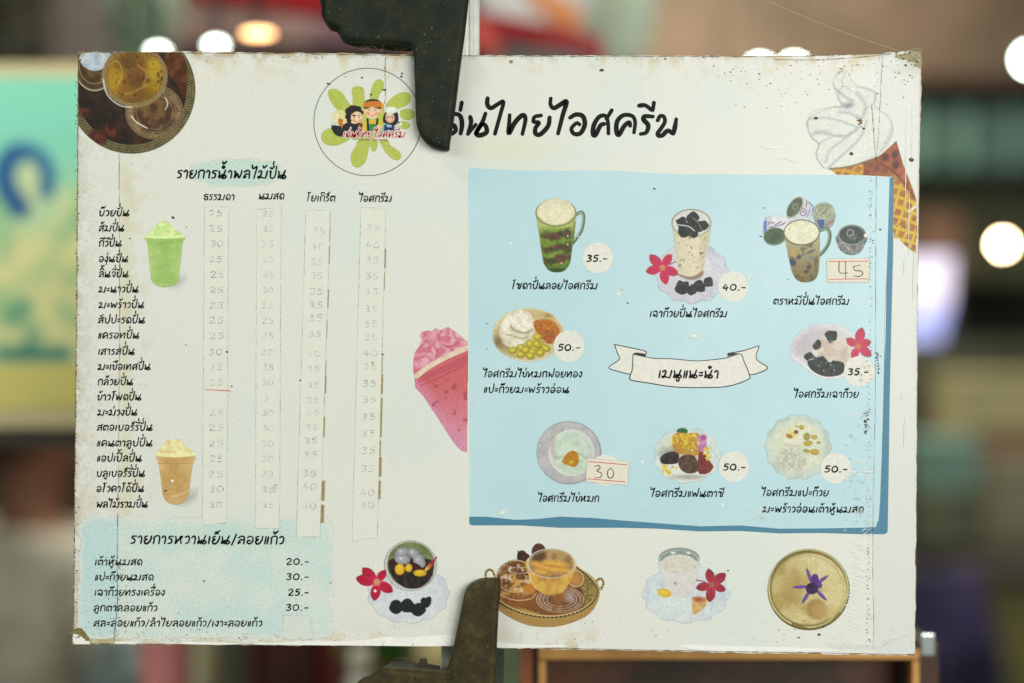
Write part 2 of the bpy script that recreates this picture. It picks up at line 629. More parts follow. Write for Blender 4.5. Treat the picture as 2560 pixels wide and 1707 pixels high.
NX, NY = 520, 370
u = np.linspace(0, 1, NX)
v = np.linspace(0, 1, NY)
tx = 196 + u * (2303 - 196); ty = np.interp(tx, *np.array(top, float).T)
bx = 182 + u * (2287 - 182); by = np.interp(bx, *np.array(bot, float).T)
ly = 131 + v * (1609 - 131); lx = np.interp(ly, np.array(left, float)[:, 1], np.array(left, float)[:, 0])
ry = 139 + v * (1637 - 139); rx = np.interp(ry, np.array(right, float)[:, 1], np.array(right, float)[:, 0])
U, V = np.meshgrid(u, v)
BX = (1 - V) * tx + V * bx + (1 - U) * lx[:, None] + U * rx[:, None] - ((1 - U) * (1 - V) * 196 + U * (1 - V) * 2303 + (1 - U) * V * 182 + U * V * 2287)
BY = (1 - V) * ty + V * by + (1 - U) * ly[:, None] + U * ry[:, None] - ((1 - U) * (1 - V) * 131 + U * (1 - V) * 139 + (1 - U) * V * 1609 + U * V * 1637)
ed = np.minimum(np.minimum(U, 1 - U) * 2108, np.minimum(V, 1 - V) * 1480)
jit = np.exp(-ed / 3.0)
BX += jit * (fbm(BX, BY, 26, 3) - 0.5) * 5
BY += jit * (fbm(BX, BY, 22, 9) - 0.5) * 5
# paper colours: warm white with pale blue and pink cast in large soft patches, yellow stains
n1 = fbm(BX, BY, 260, 11)[..., None]
n2 = fbm(BX, BY, 170, 23)[..., None]
base = np.array((217, 218, 205.)) * np.ones((NY, NX, 1))
cool = np.clip((n1 - 0.5) * 5, 0, 1)
base = base * (1 - cool * .7) + np.array((209, 217, 205.)) * cool * .7
warm = np.clip((0.45 - n2) * 5, 0, 1)
base = base * (1 - warm * .4) + np.array((220, 216, 201.)) * warm * .4


def stain(base, m, c, a):
    m = np.clip(m, 0, 1)[..., None] * a
    return base * (1 - m) + np.array(c, float) * m


nf = fbm(BX, BY, 26, 5, 4)
nm = fbm(BX, BY, 70, 41, 3)
nd = vnoise(BX, BY, 7, 77)
base = stain(base, np.exp(-((BX - 315) / 16) ** 2) * (BX > 299) * np.clip((nm - 0.25) * 3, 0, 1), (206, 198, 160), 0.5)
base = stain(base, np.exp(-((BX - 340) / 45) ** 2) * np.clip((nf - 0.5) * 6, 0, 1) * (BY < 1500), (200, 188, 146), 0.3)
base = stain(base, np.exp(-(BX - 182) / 26) * np.clip((nf - 0.32) * 4, 0, 1), (160, 142, 106), 0.5)
base = stain(base, np.exp(-(BX - 182) / 60) * np.clip((nd - 0.55) * 4, 0, 1), (176, 170, 146), 0.4)
base = stain(base, np.exp(-(BY - 133) / 9) * np.clip((nf - 0.36) * 5, 0, 1), (132, 112, 72), 0.8)
base = stain(base, np.exp(-(BY - 133) / 34) * np.clip((nf - 0.52) * 6, 0, 1), (196, 172, 112), 0.6)
base = stain(base, np.exp(-(1622 - BY) / 26) * np.clip((nf - 0.44) * 6, 0, 1) * (BX < 1500), (184, 168, 122), 0.75)
base = stain(base, np.exp(-((BX - 230) ** 2 + (BY - 1580) ** 2) / 70 ** 2) * np.clip((nf - 0.35) * 4, 0, 1), (156, 140, 84), 0.8)
base = stain(base, np.exp(-((BX - 310) ** 2 / 50 ** 2 + (BY - 1520) ** 2 / 130 ** 2)) * np.clip((nf - 0.45) * 5, 0, 1), (180, 170, 110), 0.6)
base = stain(base, np.exp(-((BX - 2287) ** 2 + (BY - 150) ** 2) / 34 ** 2) * np.clip((nf - 0.3) * 4, 0, 1), (150, 138, 96), 0.75)
base = stain(base, np.exp(-((BX - 1270) ** 2 / 110 ** 2 + (BY - 370) ** 2 / 30 ** 2)), (214, 211, 172), 0.5)
base = stain(base, (BX > 2186) * 1.0, (204, 206, 198), 0.55)
base = stain(base, np.exp(-np.abs(BX - 2300) / 7) * 1.0, (206, 200, 178), 0.8)
TH = 0.0032
zc = 0.00012 * (fbm(BX, BY, 420, 4) - 0.5)
V3 = np.stack([(BX - 1280) * S, -zc * 0, -(BY - 853.5) * S], -1).reshape(-1, 3)
idx = np.arange(NX * NY).reshape(NY, NX)
F = np.stack([idx[:-1, :-1].ravel(), idx[1:, :-1].ravel(), idx[1:, 1:].ravel(), idx[:-1, 1:].ravel()], 1)
me = bpy.data.meshes.new('printed_sheet')
me.vertices.add(len(V3)); me.vertices.foreach_set('co', V3.astype(np.float32).ravel())
me.loops.add(F.size); me.loops.foreach_set('vertex_index', F.astype(np.int32).ravel())
me.polygons.add(len(F)); me.polygons.foreach_set('loop_start', np.arange(0, F.size, 4, dtype=np.int32))
me.update(calc_edges=True)
ca = me.color_attributes.new('Col', 'FLOAT_COLOR', 'POINT')
ca.data.foreach_set('color', np.concatenate([lin(base), np.ones((NY, NX, 1))], -1).astype(np.float32).ravel())
paper = print_mat('laminated_paper', rough=0.36, alpha=False, grain=0.05, gscale=900, bump=0.015, spec=0.35)
sheet = link('printed_sheet', me, paper, board)
# the stiff backing, cut along the same outline
rim = [idx[0, i] for i in range(0, NX, 4)] + [idx[j, NX - 1] for j in range(0, NY, 4)] + [idx[NY - 1, i] for i in range(NX - 1, -1, -4)] + [idx[j, 0] for j in range(NY - 1, 0, -4)]
R = V3[rim]
n = len(R)
bv = [(p[0], 0.00002, p[2]) for p in R] + [(p[0], TH, p[2]) for p in R]
bf = [(i, (i + 1) % n, n + (i + 1) % n, n + i) for i in range(n)] + [tuple(range(n, 2 * n))]
mesh('backing_board', bv, bf, mat('backing_edge', (150, 138, 104), 0.8, var=0.5, scale=300, c2=(70, 58, 36)), board)


def layer(name, pts, z, c, label=None, smooth=0, m=None, parent=None):
    a = Acc()
    flat(a, pts, z, rgba(c), smooth)
    o = a.build(name, m or print_mat('printed_flat', grain=0.07, gscale=520, alpha=False), parent or board)
    if label: o['label'] = label
    return o


def circle(cx, cy, r, n=40, ry=None):
    return [(cx + r * math.cos(2 * math.pi * i / n), cy + (ry or r) * math.sin(2 * math.pi * i / n)) for i in range(n)]


# blue recommended-menu panel with its darker brushed border
border_line = layer('panel_border', [(1173, 1290), (1215, 1288), (1290, 1298), (1340, 1296), (1400, 1290), (1480, 1293), (1560, 1299), (1640, 1305), (1750, 1314), (1850, 1312), (1950, 1320), (2080, 1318),
         (2190, 1316), (2198, 1280), (2204, 1150), (2208, 1000), (2212, 820), (2218, 640), (2224, 445), (2234, 443), (2233, 620), (2228, 820), (2224, 1000), (2222, 1150), (2219, 1328), (2212, 1334), (2150, 1334), (2050, 1331),
         (1950, 1332), (1850, 1326), (1750, 1327), (1640, 1320), (1560, 1318), (1400, 1318), (1300, 1312), (1180, 1312), (1173, 1308)], 0.00006, (74, 126, 148),
         'dark blue brushed line under and right of the pale blue panel')
panel = layer('blue_panel', [(1171, 426), (1178, 421), (1220, 423), (1290, 427), (1400, 428), (1480, 427), (1560, 429), (1640, 434), (1720, 437), (1800, 436), (1900, 438), (2020, 437), (2130, 439), (2190, 443), (2224, 444),
         (2220, 560), (2217, 640), (2213, 800), (2208, 950), (2205, 1100), (2200, 1250), (2196, 1300), (2188, 1313), (2170, 1317), (2080, 1319), (1980, 1320), (1900, 1316), (1850, 1312), (1790, 1313), (1720, 1312),
         (1640, 1306), (1560, 1300), (1480, 1293), (1400, 1290), (1340, 1296), (1290, 1298), (1215, 1290), (1175, 1290), (1174, 1150), (1173, 1000), (1172, 800), (1173, 600), (1170, 500)], 0.0001, (180, 208, 204),
         'pale blue panel holding the recommended desserts',
         m=mat('pale_blue_print', (186, 213, 214), 0.36, var=0.05, c2=(177, 208, 211), scale=16, spec=0.35, bump=0.04, bscale=800))

# pale watercolour washes behind the two headings
p = Pic((0, 0, 1), (450, 395, 740, 475), 2.2)
wn = fbm(p.X, p.Y, 30, 6)
p.put(np.clip(1.1 - np.sqrt(((p.X - 592) / 118) ** 2 + ((p.Y - 434) / 32) ** 2) * 1.0 + (wn - .5) * .5, 0, 0.14) / 0.14, (182, 209, 196), 0.75)
p.C = p.C * p.A[..., None] + np.array((216, 217, 203.)) * (1 - p.A[..., None]); p.A = np.clip(p.A * 40, 0, 1)
p.build('heading_wash', board, 0.00005, 'pale green watercolour wash behind the drinks heading')
p = Pic((0, 0, 1), (196, 1290, 835, 1600), 2.6)
wn = fbm(p.X, p.Y, 70, 16); w3 = fbm(p.X, p.Y, 40, 36)
dx = np.maximum(np.abs(p.X - 516) - 285, 0); dy = np.maximum(np.abs(p.Y - 1442) - 118, 0)
m_ = np.clip((36 - np.hypot(dx, dy) + (w3 - .5) * 18) / 16, 0, 1)
p.put(m_, p.two((200, 216, 205), (186, 212, 204), 60, 3), 0.75 * np.clip(0.5 + (wn - 0.3) * 1.5, 0.35, 1))
p.put(m_ * (p.X < 296), (176, 207, 207), 0.6)
p.put(np.clip(1.4 - np.sqrt(((p.X - 520) / 230) ** 2 + ((p.Y - 1345) / 30) ** 2) + (w3 - .5), 0, 1), (182, 209, 194), 0.5)
p.C = p.C * p.A[..., None] + np.array((216, 217, 203.)) * (1 - p.A[..., None]); p.A = np.clip(p.A * 40, 0, 1)
p.build('dessert_wash', board, 0.00005, 'pale teal watercolour block behind the cold desserts list')

# title and headings -------------------------------------------------------------
tt = Acc()
K = 2.94
for s in ["70 870 110 842 150 858 162 920 152 985", "60 990 92 985 116 960 104 925 84 930", "160 757 150 812",
          "222 862 228 905 206 985", "206 988 262 920", "334 838 312 900 268 978 292 998 342 975 334 925 302 925 262 985",
          "350 725 348 770 374 798 420 772 466 752 442 850 404 986", "512 850 508 915 506 985 550 905 606 850 628 880 606 988",
          "742 852 696 862 688 898 728 905 702 944 702 984 738 990 794 930 806 866", "814 728 812 772 838 798 888 770 930 752 902 850 868 984",
          "956 868 1000 845 1050 858 1064 920 1032 982 985 986 966 948 1004 908 1028 920", "1262 814 1224 876", "1238 984 1234 900 1214 855 1170 862 1132 920 1124 984 1142 996 1180 925 1208 914",
          "1426 976 1434 900 1412 856 1350 850 1304 892 1296 960 1314 994 1354 930 1390 902 1398 928", "1564 860 1506 858 1496 882 1530 925 1516 976 1476 988",
          "1462 780 1508 778 1556 812", "1572 758 1564 812", "1600 888 1618 856 1646 862 1652 900 1626 945 1600 982 1606 1000 1634 998 1656 976 1678 964 1714 986", "1736 880 1728 930 1716 985"]:
    a_ = [float(t) for t in s.split()]
    pts = [(1100 + a_[i] / K, a_[i + 1] / K) for i in range(0, len(a_), 2)]
    ribbon(tt, pts, 11.3, 0.00020 + 3e-6 * (len(tt.v) % 13), rgba((14, 18, 11)), n=7, taper=0.12)
o = tt.build('title_text', print_mat('black_ink', rough=0.5, grain=0.25, spec=0.15), board)
o['label'] = 'large black brush lettering of the shop name'
write('รายการน้ำผลไม้ปั่น', 442, 715, 446, 20, 4.6, parent=board, name='heading_text', label='Thai heading for the blended fruit drinks')
write('รายการหวานเย็น/ลอยแก้ว', 326, 710, 1357, 20, 4.5, parent=board, name='heading_text', label='Thai heading for the cold desserts')
for t, a_, b_, y in [('ธรรมดา', 509, 586, 501), ('นมสด', 647, 710, 499), ('โยเกิร์ต', 766, 838, 504), ('ไอศกรีม', 897, 979, 505)]:
    write(t, a_, b_, y, 14.5, 3.1, parent=board, name='column_heading')
LINES = [('บ๊วยปั่น', 247, 323, 541), ('ส้มปั่น', 247, 310, 579), ('กีวีปั่น', 247, 304, 617), ('องุ่นปั่น', 247, 320, 656), ('ลิ้นจี่ปั่น', 247, 321, 694),
         ('มะนาวปั่น', 247, 346, 732), ('มะพร้าวปั่น', 247, 360, 771), ('สัปปะรดปั่น', 245, 362, 809), ('แครอทปั่น', 245, 348, 847), ('เสารสปั่น', 245, 336, 885),
         ('มะเขือเทศปั่น', 245, 376, 923), ('กล้วยปั่น', 244, 332, 961), ('ข้าวโพดปั่น', 243, 353, 999), ('มะม่วงปั่น', 244, 343, 1037), ('สตอเบอร์รี่ปั่น', 242, 381, 1075),
         ('แคนตาลูปปั่น', 242, 381, 1114), ('แอปเปิ้ลปั่น', 242, 354, 1152), ('บลูเบอร์รี่ปั่น', 241, 362, 1190), ('อโวคาโด้ปั่น', 241, 360, 1228), ('ผลไม้รวมปั่น', 241, 369, 1267)]
for t, a_, b_, y in LINES:
    write(t, a_, b_, y, 14.5, 3.3, parent=board, name='menu_line', slope=-0.002)
for t, a_, b_, y in [('เต้าหู้นมสด', 237, 355, 1411), ('แปะก๊วยนมสด', 237, 383, 1449), ('เฉาก๊วยทรงเครื่อง', 236, 412, 1487), ('ลูกตาลลอยแก้ว', 234, 393, 1526),
                     ('สละลอยแก้ว/ลำไยลอยแก้ว/เงาะลอยแก้ว', 234, 655, 1564)]:
    write(t, a_, b_, y, 14.0, 3.2, parent=board, name='menu_line', slope=0.0)
for t, a_, b_, y in [('20.-', 715, 772, 1410), ('30.-', 715, 772, 1448), ('25.-', 720, 771, 1487), ('30.-', 714, 771, 1525)]:
    write(t, a_, b_, y, 16.5, 3.4, parent=board, name='price_text')
for t, a_, b_, y in [('โซดาปั่นลอยไอศกรีม', 1279, 1493, 723), ('เฉาก๊วยปั่นไอศกรีม', 1624, 1817, 793), ('ตราหมีปั่นไอศกรีม', 1933, 2122, 762),
                     ('ไอศกรีมไข่หมกฝอยทอง', 1207, 1455, 941), ('แปะก๊วยมะพร้าวอ่อน', 1209, 1422, 980), ('ไอศกรีมเฉาก๊วย', 1984, 2146, 992),
                     ('ไอศกรีมไข่หมก', 1345, 1497, 1252), ('ไอศกรีมแฟนตาซี', 1625, 1809, 1240), ('ไอศกรีมแปะก๊วย', 1903, 2071, 1238), ('มะพร้าวอ่อนเต้าหู้นมสด', 1906, 2158, 1279)]:
    write(t, a_, b_, y, 14.5, 3.3, parent=board, name='dessert_caption', slope=0.003)

# ribbon banner in the blue panel
CR = (1480, 780, 3.136)


def cr(s, C):
    a_ = [float(t) for t in s.split()]
    return [(C[0] + a_[i] / C[2], C[1] + a_[i + 1] / C[2]) for i in range(0, len(a_), 2)]


ban = Acc()
tailL = "175 250 300 275 415 305 420 320 330 318 318 335 305 485 132 432 212 368 180 280"
tailR = "1310 260 1180 300 1068 320 1060 345 1130 322 1165 330 1205 430 1235 488 1300 475 1376 432 1290 362"
body = "322 328 480 358 620 362 800 378 900 374 1050 356 1160 326 1190 380 1232 485 1222 525 1060 578 850 588 640 582 440 552 305 528 300 495 312 440"
flat(ban, cr(tailL, CR), 0.00012, rgba((219, 217, 202)))
flat(ban, cr(tailR, CR), 0.00012, rgba((219, 217, 202)))
flat(ban, cr(body, CR), 0.00014, rgba((221, 218, 204)))
flat(ban, cr("322 322 345 312 420 322 424 342 400 345 350 332", CR), 0.00015, rgba((44, 46, 36)))
flat(ban, cr("1060 345 1062 322 1090 316 1150 320 1120 332", CR), 0.00015, rgba((44, 46, 36)))
for k, s in enumerate(["175 250 300 275 418 303 424 322", "175 250 200 320 212 368 132 432 220 465 302 485", "322 326 480 358 620 362 800 378 900 374 1050 356 1160 324 1190 380 1232 485 1222 525 1060 578 850 588 640 582 440 552 305 528 300 495 316 440 322 326",
          "1310 260 1180 300 1064 320", "1310 260 1288 362 1376 432 1300 475 1238 488"]):
    ribbon(ban, cr(s, CR), 2.5, 0.00017 + 4e-6 * k, rgba((36, 40, 32)), n=6)
o = ban.build('ribbon_banner', print_mat('printed_flat', grain=0.07, gscale=520, alpha=False), board)
o['label'] = 'white drawn ribbon banner with a black outline'
write('เมนูแนะนำ', 1645, 1796, 943, 19.5, 4.5, parent=o, name='banner_text', z=0.00022)

# price circles and prices
for cx, cy, r, t, a_, b_, y in [(1494.4, 646, 38, '35.-', 1466, 1517, 655), (1833, 717.6, 38, '40.-', 1805, 1864, 727), (1422.5, 865.5, 38.5, '50.-', 1394, 1450, 875),
                             (2148, 927, 38, '35.-', 2119, 2170, 936), (1513.5, 1174, 39, None, 0, 0, 0), (1835, 1165, 38, '50.-', 1807, 1863, 1174), (2089, 1169, 38, '50.-', 2060, 2118, 1179)]:
    o = layer('price_circle', circle(cx, cy, r), 0.00030, (220, 218, 203))
    if t:
        write(t, a_, b_, y, 16.5, 3.9, parent=o, name='price_text', z=0.00034)

# handwritten correction strips -------------------------------------------------
strip_m = mat('pasted_paper', (218, 218, 202), 0.6, var=0.02, scale=120, bump=0.08, bscale=500)
edge_m = print_mat('pencil_edge', alpha=True, grain=0.3, pencil=True)
pen_m = print_mat('faded_pen', alpha=True, grain=0.3, pencil=True)
tape_m = mat('brown_old_tape', (176, 160, 112), 0.5, c2=(128, 108, 66), scale=900, var=0.2)


def strip(c4, label, stops=(), gx=0, pm=None):
    tl, tr, br, bl = [np.array(p, float) for p in c4]
    o = layer('price_strip', [tl, tr, br, bl], 0.00022, (214, 213, 192), label, m=pm or strip_m)
    a = Acc()
    rr = random.Random(int(tl[0]))
    for p, q in ((tl, tr), (tl, bl), (tr, br), (bl, br)):
        n_ = max(3, int(np.hypot(*(q - p)) / 40))
        for k in range(n_):
            u0, u1 = k / n_, (k + 1) / n_
            pts = [tuple(p + (q - p) * (u0 + (u1 - u0) * g) + np.array((rr.uniform(-.35, .35), rr.uniform(-.35, .35)))) for g in (0, .5, 1)]
            ribbon(a, pts, rr.uniform(.8, 1.7), 0.00025, rgba((122, 116, 84), rr.uniform(.2, .75)), n=3)
    a.build('strip_edge_line', edge_m, o)
    if stops:
        for y0, y1, w in stops:
            b = Acc()
            e0 = tr + (br - tr) * ((y0 - tr[1]) / (br[1] - tr[1]))
            e1 = tr + (br - tr) * ((y1 - tr[1]) / (br[1] - tr[1]))
            flat(b, [e0, e0 + (w, 0), e1 + (w, 0), e1], 0.00027, rgba((150, 130, 80)))
            b.build('tape_remnant', tape_m, o)
    return o


s1 = strip([(511.6, 519), (571.6, 518), (567, 1305), (506, 1312)], 'first pasted price strip, under the plain column')
s2 = strip([(641.7, 525), (703, 518), (699, 1319), (638.8, 1319)], 'second pasted price strip, under the fresh milk column')
s3 = strip([(764.7, 528), (826, 526), (800, 1341), (741, 1340)], 'third pasted price strip, under the yoghurt column',
           [(565, 605, 1.6), (615, 660, 2), (725, 770, 3), (800, 845, 1.6), (900, 935, 2.2), (938, 982, 3.6), (1040, 1090, 3.4), (1200, 1250, 8.5), (1260, 1306, 8.5)])
s4 = strip([(902.4, 520), (964.7, 521.6), (943, 1342), (880.4, 1352)], 'fourth pasted price strip, under the ice cream column',
           [(623, 671, 3.6), (682, 725, 2.2), (886, 930, 2), (934, 983, 4.4), (993, 1090, 4.6), (1100, 1140, 3.4), (1141, 1190, 6.2), (1200, 1246, 5.6)])
s5 = strip([(708.6, 1536), (774.5, 1537), (785, 1597), (706, 1596.6)], 'small blank pasted square below the dessert prices', pm=mat('pasted_mint_paper', (207, 214, 200), 0.6, var=0.02, scale=120))
rows = [541, 579, 617, 656, 694, 732, 771, 809, 847, 885, 923, 961, 999, 1037, 1075, 1114, 1152, 1190, 1228, 1267]


def pen(parent, ents, al, w, colr):
    a = Acc()
    for k, (t, x, y, x1) in enumerate(ents):
        rr = random.Random(k + int(x))
        cc = colr if rr.random() > .15 else (70, 84, 120)
        write(t, x + rr.uniform(-2, 2), x1 + rr.uniform(-2, 2), y, 16 * rr.uniform(.9, 1.1), w, c=cc, z=0.00026, slant=0.0, jit=.8, acc=a, alpha=al * rr.uniform(.65, 1.15))
    a.build('handwritten_prices', pen_m, parent)


v1 = ['25', '25', '30', '25', '25', '25', '25', '25', '25', '30', '25', '25', None, '25', '25', '25', '25', '25', '30', '30']
pen(s1, [(t, 524 - k * .1, rows[k] + 1, 558) for k, t in enumerate(v1) if t], .62, 2.3, (104, 112, 100))
v2 = ['25', '35', '35', '30', '35', '30', '35', '25', '35', '30', '35', '30', '3', '30', '30', '30', '30', '30', '35', '35']
pen(s2, [(t, 656 if len(t) > 1 else 660, rows[k] + 1, 684 if len(t) > 1 else 672) for k, t in enumerate(v2)], .36, 3.0, (128, 140, 128))
a_ = Acc(); write('5', 681, 694, 1230, 20, 2.2, c=(60, 66, 70), z=.00027, acc=a_, alpha=.9); a_.build('handwritten_prices', pen_m, s2)
y3 = [440 + t / 2.904 for t in (400, 508, 625, 725, 835, 935, 1030, 1145, 1280, 1390, 1505)] + [900 + t / 2.904 for t in (280, 370, 475, 575, 680, 815, 915, 1055)]
v3 = ['35', '40', '35', '35', '35', '35', '35', '35', '40', '35', '35', '35', '35', '35', '35', '35', '35', '40', '40']
pen(s3, [(t, 780 - k * 1.3, y3[k] + 9, 811 - k * 1.15) for k, t in enumerate(v3)], .62, 1.9, (102, 106, 96))
y4 = [440 + t / 2.904 for t in (375, 500, 610, 725, 840, 965, 1075, 1170, 1280, 1375, 1500)] + [900 + t / 2.904 for t in (280, 405, 525, 650, 780, 955, 1045)]
v4 = ['35', '40', '35', '35', '35', '35', '35', '35', '40', '35', '35', '35', '35', '35', '35', '35', '40', '30']
pen(s4, [(t, 914 - k * .9, y4[k] + 9, 948 - k * .75) for k, t in enumerate(v4)], .62, 1.9, (100, 104, 96))
a_ = Acc(); ribbon(a_, [(514.5, 972.5), (545, 974), (576, 976)], 2.2, 0.0003, rgba((196, 70, 52)), n=4)
a_.build('red_underline', print_mat('red_pen', alpha=False), s1)
layer('blank_patch', [(507, 965), (572, 967), (571, 1010), (507, 1009)], 0.00024, (214, 211, 184), parent=s1, m=strip_m)


def sticker(c4, lines, strokes, C, label):
    o = layer('price_sticker', c4, 0.0006, (214, 208, 186), label, m=mat('sticker_paper', (220, 213, 192), 0.55, var=0.04, scale=200))
    a = Acc()
    for s in lines:
        ribbon(a, cr(s, C), 1.9, 0.00064, rgba((196, 62, 54)), n=2, taper=0)
    a.build('red_rule', print_mat('red_pen', alpha=False), o)
    a = Acc()
    for s in strokes:
        ribbon(a, cr(s, C), 2.2, 0.00066, rgba((30, 30, 30)), n=5, taper=.2)
    a.build('handwritten_number', print_mat('black_ink', rough=0.5, grain=0.25, spec=0.15), o)
    a = Acc()
    c5 = list(c4) + [c4[0]]
    for i in range(4):
        ribbon(a, [c5[i], c5[i + 1]], 1.2, 0.00062, rgba((150, 140, 110), .6), taper=0)
    a.build('sticker_edge', edge_m, o)


C7 = (1700, 400, 3.408); C8 = (1150, 740, 2.613)
sticker([(2070, 648), (2174, 646.5), (2172, 707), (2068, 706.6), (2066, 655)], ["1268 868 1603 866", "1268 1020 1603 1016"],
        ["1355 870 1358 960 1430 966", "1408 868 1411 1018", "1475 915 1535 898", "1478 908 1488 945 1535 948 1556 972 1525 996 1480 990"], C7, 'white price sticker reading 45 by the cans picture')
sticker([(1467.6, 1143.7), (1572.9, 1152.6), (1569, 1211.5), (1463.8, 1203)], ["838 1077 1090 1098", "832 1190 1080 1210"],
        ["880 1110 905 1102 915 1120 895 1138 925 1155 915 1180 878 1184", "985 1118 965 1140 968 1178 992 1182 1004 1150 985 1118"], C8, 'white price sticker reading 30 by the egg ice cream')
# ------------------------------------------------------------------ printed pictures (flat print on the sheet)
ZP = 0.00020


def flower(p, cx, cy, petals, a, b, mid=(196, 130, 84), wd=0.42):
    for k, (ang, L) in enumerate(petals):
        t = math.radians(ang)
        dx, dy = math.cos(t), math.sin(t)
        nx, ny = -dy, dx
        w = L * wd
        pts = [(cx, cy), (cx + dx * L * .35 + nx * w * .6, cy + dy * L * .35 + ny * w * .6), (cx + dx * L * .72 + nx * w * .62, cy + dy * L * .72 + ny * w * .62),
               (cx + dx * L + nx * w * .12, cy + dy * L + ny * w * .12), (cx + dx * L * .74 - nx * w * .5, cy + dy * L * .74 - ny * w * .5), (cx + dx * L * .35 - nx * w * .55, cy + dy * L * .35 - ny * w * .55)]
        p.poly(pts, p.grad(a, b, cx + dx * L * .2, cy + dy * L * .2, cx + dx * L, cy + dy * L), soft=1.4)
        p.line([(cx, cy), (cx + dx * L * .8, cy + dy * L * .8)], L * .05, np.array(b) * .8, sm=0, a=.5)
        p.line([pts[1], pts[2], pts[3]], L * .05, np.array(b) * .65, a=.5)
    p.ell(cx, cy, petals[0][1] * .17, petals[0][1] * .17, mid, soft=3)


def doily(p, cx, cy, rx, ry, c, n=14, amp=.04, rot=0.0):
    pts = [(cx + rx * (1 + amp * math.cos(n * t)) * math.cos(t), cy + ry * (1 + amp * math.cos(n * t)) * math.sin(t)) for t in np.linspace(0, 2 * math.pi, n * 6, endpoint=False)]
    return p.poly(pts, c, sm=0, soft=1.5)


def chunk(p, cx, cy, r, seed, c=(34, 38, 34)):
    q = random.Random(seed)
    n_ = 9
    pts = [(cx + r * q.uniform(.72, 1.15) * math.cos(2 * math.pi * i / n_), cy + r * q.uniform(.72, 1.15) * math.sin(2 * math.pi * i / n_)) for i in range(n_)]
    p.poly(pts, p.two(c, np.array(c) * 1.7, r * .5, seed, .45, .8), sm=2)


# 1 green soda mug with foam
p = Pic((1150, 400, 3.92), (710, 350, 1250, 1130))
p.line([(1140, 540), (1190, 515), (1212, 560), (1196, 680), (1150, 760), (1108, 815)], 30, (84, 110, 84))
p.line([(1140, 540), (1190, 520), (1205, 570), (1188, 680), (1140, 760), (1108, 800)], 12, (158, 176, 140))
body = [(742, 540), (760, 640), (785, 800), (805, 940), (822, 1020), (870, 1085), (940, 1105), (1020, 1090), (1075, 1020), (1095, 900), (1118, 760), (1138, 570), (1120, 560), (940, 560), (765, 560)]
m1 = p.poly(body, p.grad((176, 184, 104), (84, 112, 34), 0, 640, 0, 780))
p.poly([(770, 700), (1122, 720), (1090, 1000), (830, 1000)], p.two((96, 128, 40), (128, 150, 50), 60, 3), a=.7, soft=12, clip=m1)
for y, k in ((740, 1), (870, 2), (975, 3)):
    n_ = fbm(p.X, p.Y, 50, 60 + k, 4)
    p.put(np.clip(1.4 - np.abs(p.Y - y - 12 * np.sin(p.X / 60)) / 34 + (n_ - .5) * 3, 0, 1), p.two((104, 58, 46), (52, 62, 30), 26, k), .95, clip=m1 * (p.X > 782) * (p.X < 1090))
p.line([(1122, 620), (1100, 800), (1080, 980)], 16, (70, 92, 40), a=.6, clip=m1, soft=6)
p.line([(752, 640), (790, 850), (820, 1010)], 12, (60, 84, 30), a=.7, clip=m1, soft=4)
p.ell(945, 1085, 90, 22, (44, 70, 26), clip=m1, soft=4)
p.ell(940, 522, 200, 134, (92, 104, 68)); p.ell(940, 520, 190, 125, (214, 206, 158))
p.ell(938, 505, 176, 126, p.two((226, 220, 184), (214, 206, 172), 60, 9), soft=2); p.line([(1030, 420), (1085, 480), (1110, 540)], 9, (196, 190, 150), soft=3); p.line([(762, 560), (830, 620), (940, 648), (1050, 620), (1120, 560)], 7, (150, 156, 100), soft=3)
p.line([(776, 660), (792, 860), (822, 1000)], 5, (190, 200, 130), soft=3, a=.7)
for a_, b_ in ((1056, 750), (994, 1014), (1160, 752)): p.ell(a_, b_, 7, 7, (230, 230, 214))
p.build('printed_mug', board, ZP, 'picture of a tall glass mug of green and red soda with foam')

# 2 grass jelly glass on scalloped plate
p = Pic((1500, 460, 4.356), (480, 260, 1430, 1320))
doily(p, 1000, 980, 402, 322, p.two((200, 202, 206), (184, 184, 192), 60, 3), 12)
p.ell(1000, 1010, 300, 220, (212, 212, 214), soft=30, a=.8)
p.ell(990, 1110, 260, 120, (176, 174, 184), soft=30, a=.5)
m1 = p.poly([(995, 480), (810, 480), (790, 480), (805, 600), (825, 780), (845, 960), (880, 1010), (990, 1045), (1090, 1015), (1130, 960), (1155, 780), (1190, 590), (1203, 480), (1180, 480)], p.grad((196, 190, 158), (216, 204, 172), 780, 0, 1000, 0))
p.poly([(1110, 520), (1210, 440), (1140, 960), (1090, 1000)], (186, 176, 142), a=.6, soft=14, clip=m1)
n_ = fbm(p.X, p.Y, 26, 8, 3)
p.put(np.clip((n_ - .68) * 12, 0, 1), (80, 84, 78), .8, clip=m1 * (p.Y > 560) * (p.Y < 930))
p.poly([(850, 985), (1000, 1015), (1120, 950), (1100, 1020), (990, 1048), (890, 1020)], (128, 106, 86), a=.85, soft=3)
p.ell(995, 430, 216, 152, (140, 140, 100)); p.ell(995, 432, 204, 142, (206, 206, 196))
for x, y, r, s_ in ((890, 425, 66, 1), (1005, 380, 70, 2), (1060, 470, 80, 3), (930, 510, 82, 4), (1010, 530, 60, 5), (1130, 455, 55, 6)): chunk(p, x, y, r, s_)
p.line([(850, 450), (960, 465), (1030, 515)], 12, (196, 200, 192)); p.line([(1010, 370), (1070, 430), (1110, 500)], 7, (150, 152, 148))
for x, y, r, s_ in ((890, 1130, 84, 11), (1000, 1160, 60, 12), (1080, 1120, 76, 13), (1180, 1070, 62, 14)): chunk(p, x, y, r, s_)
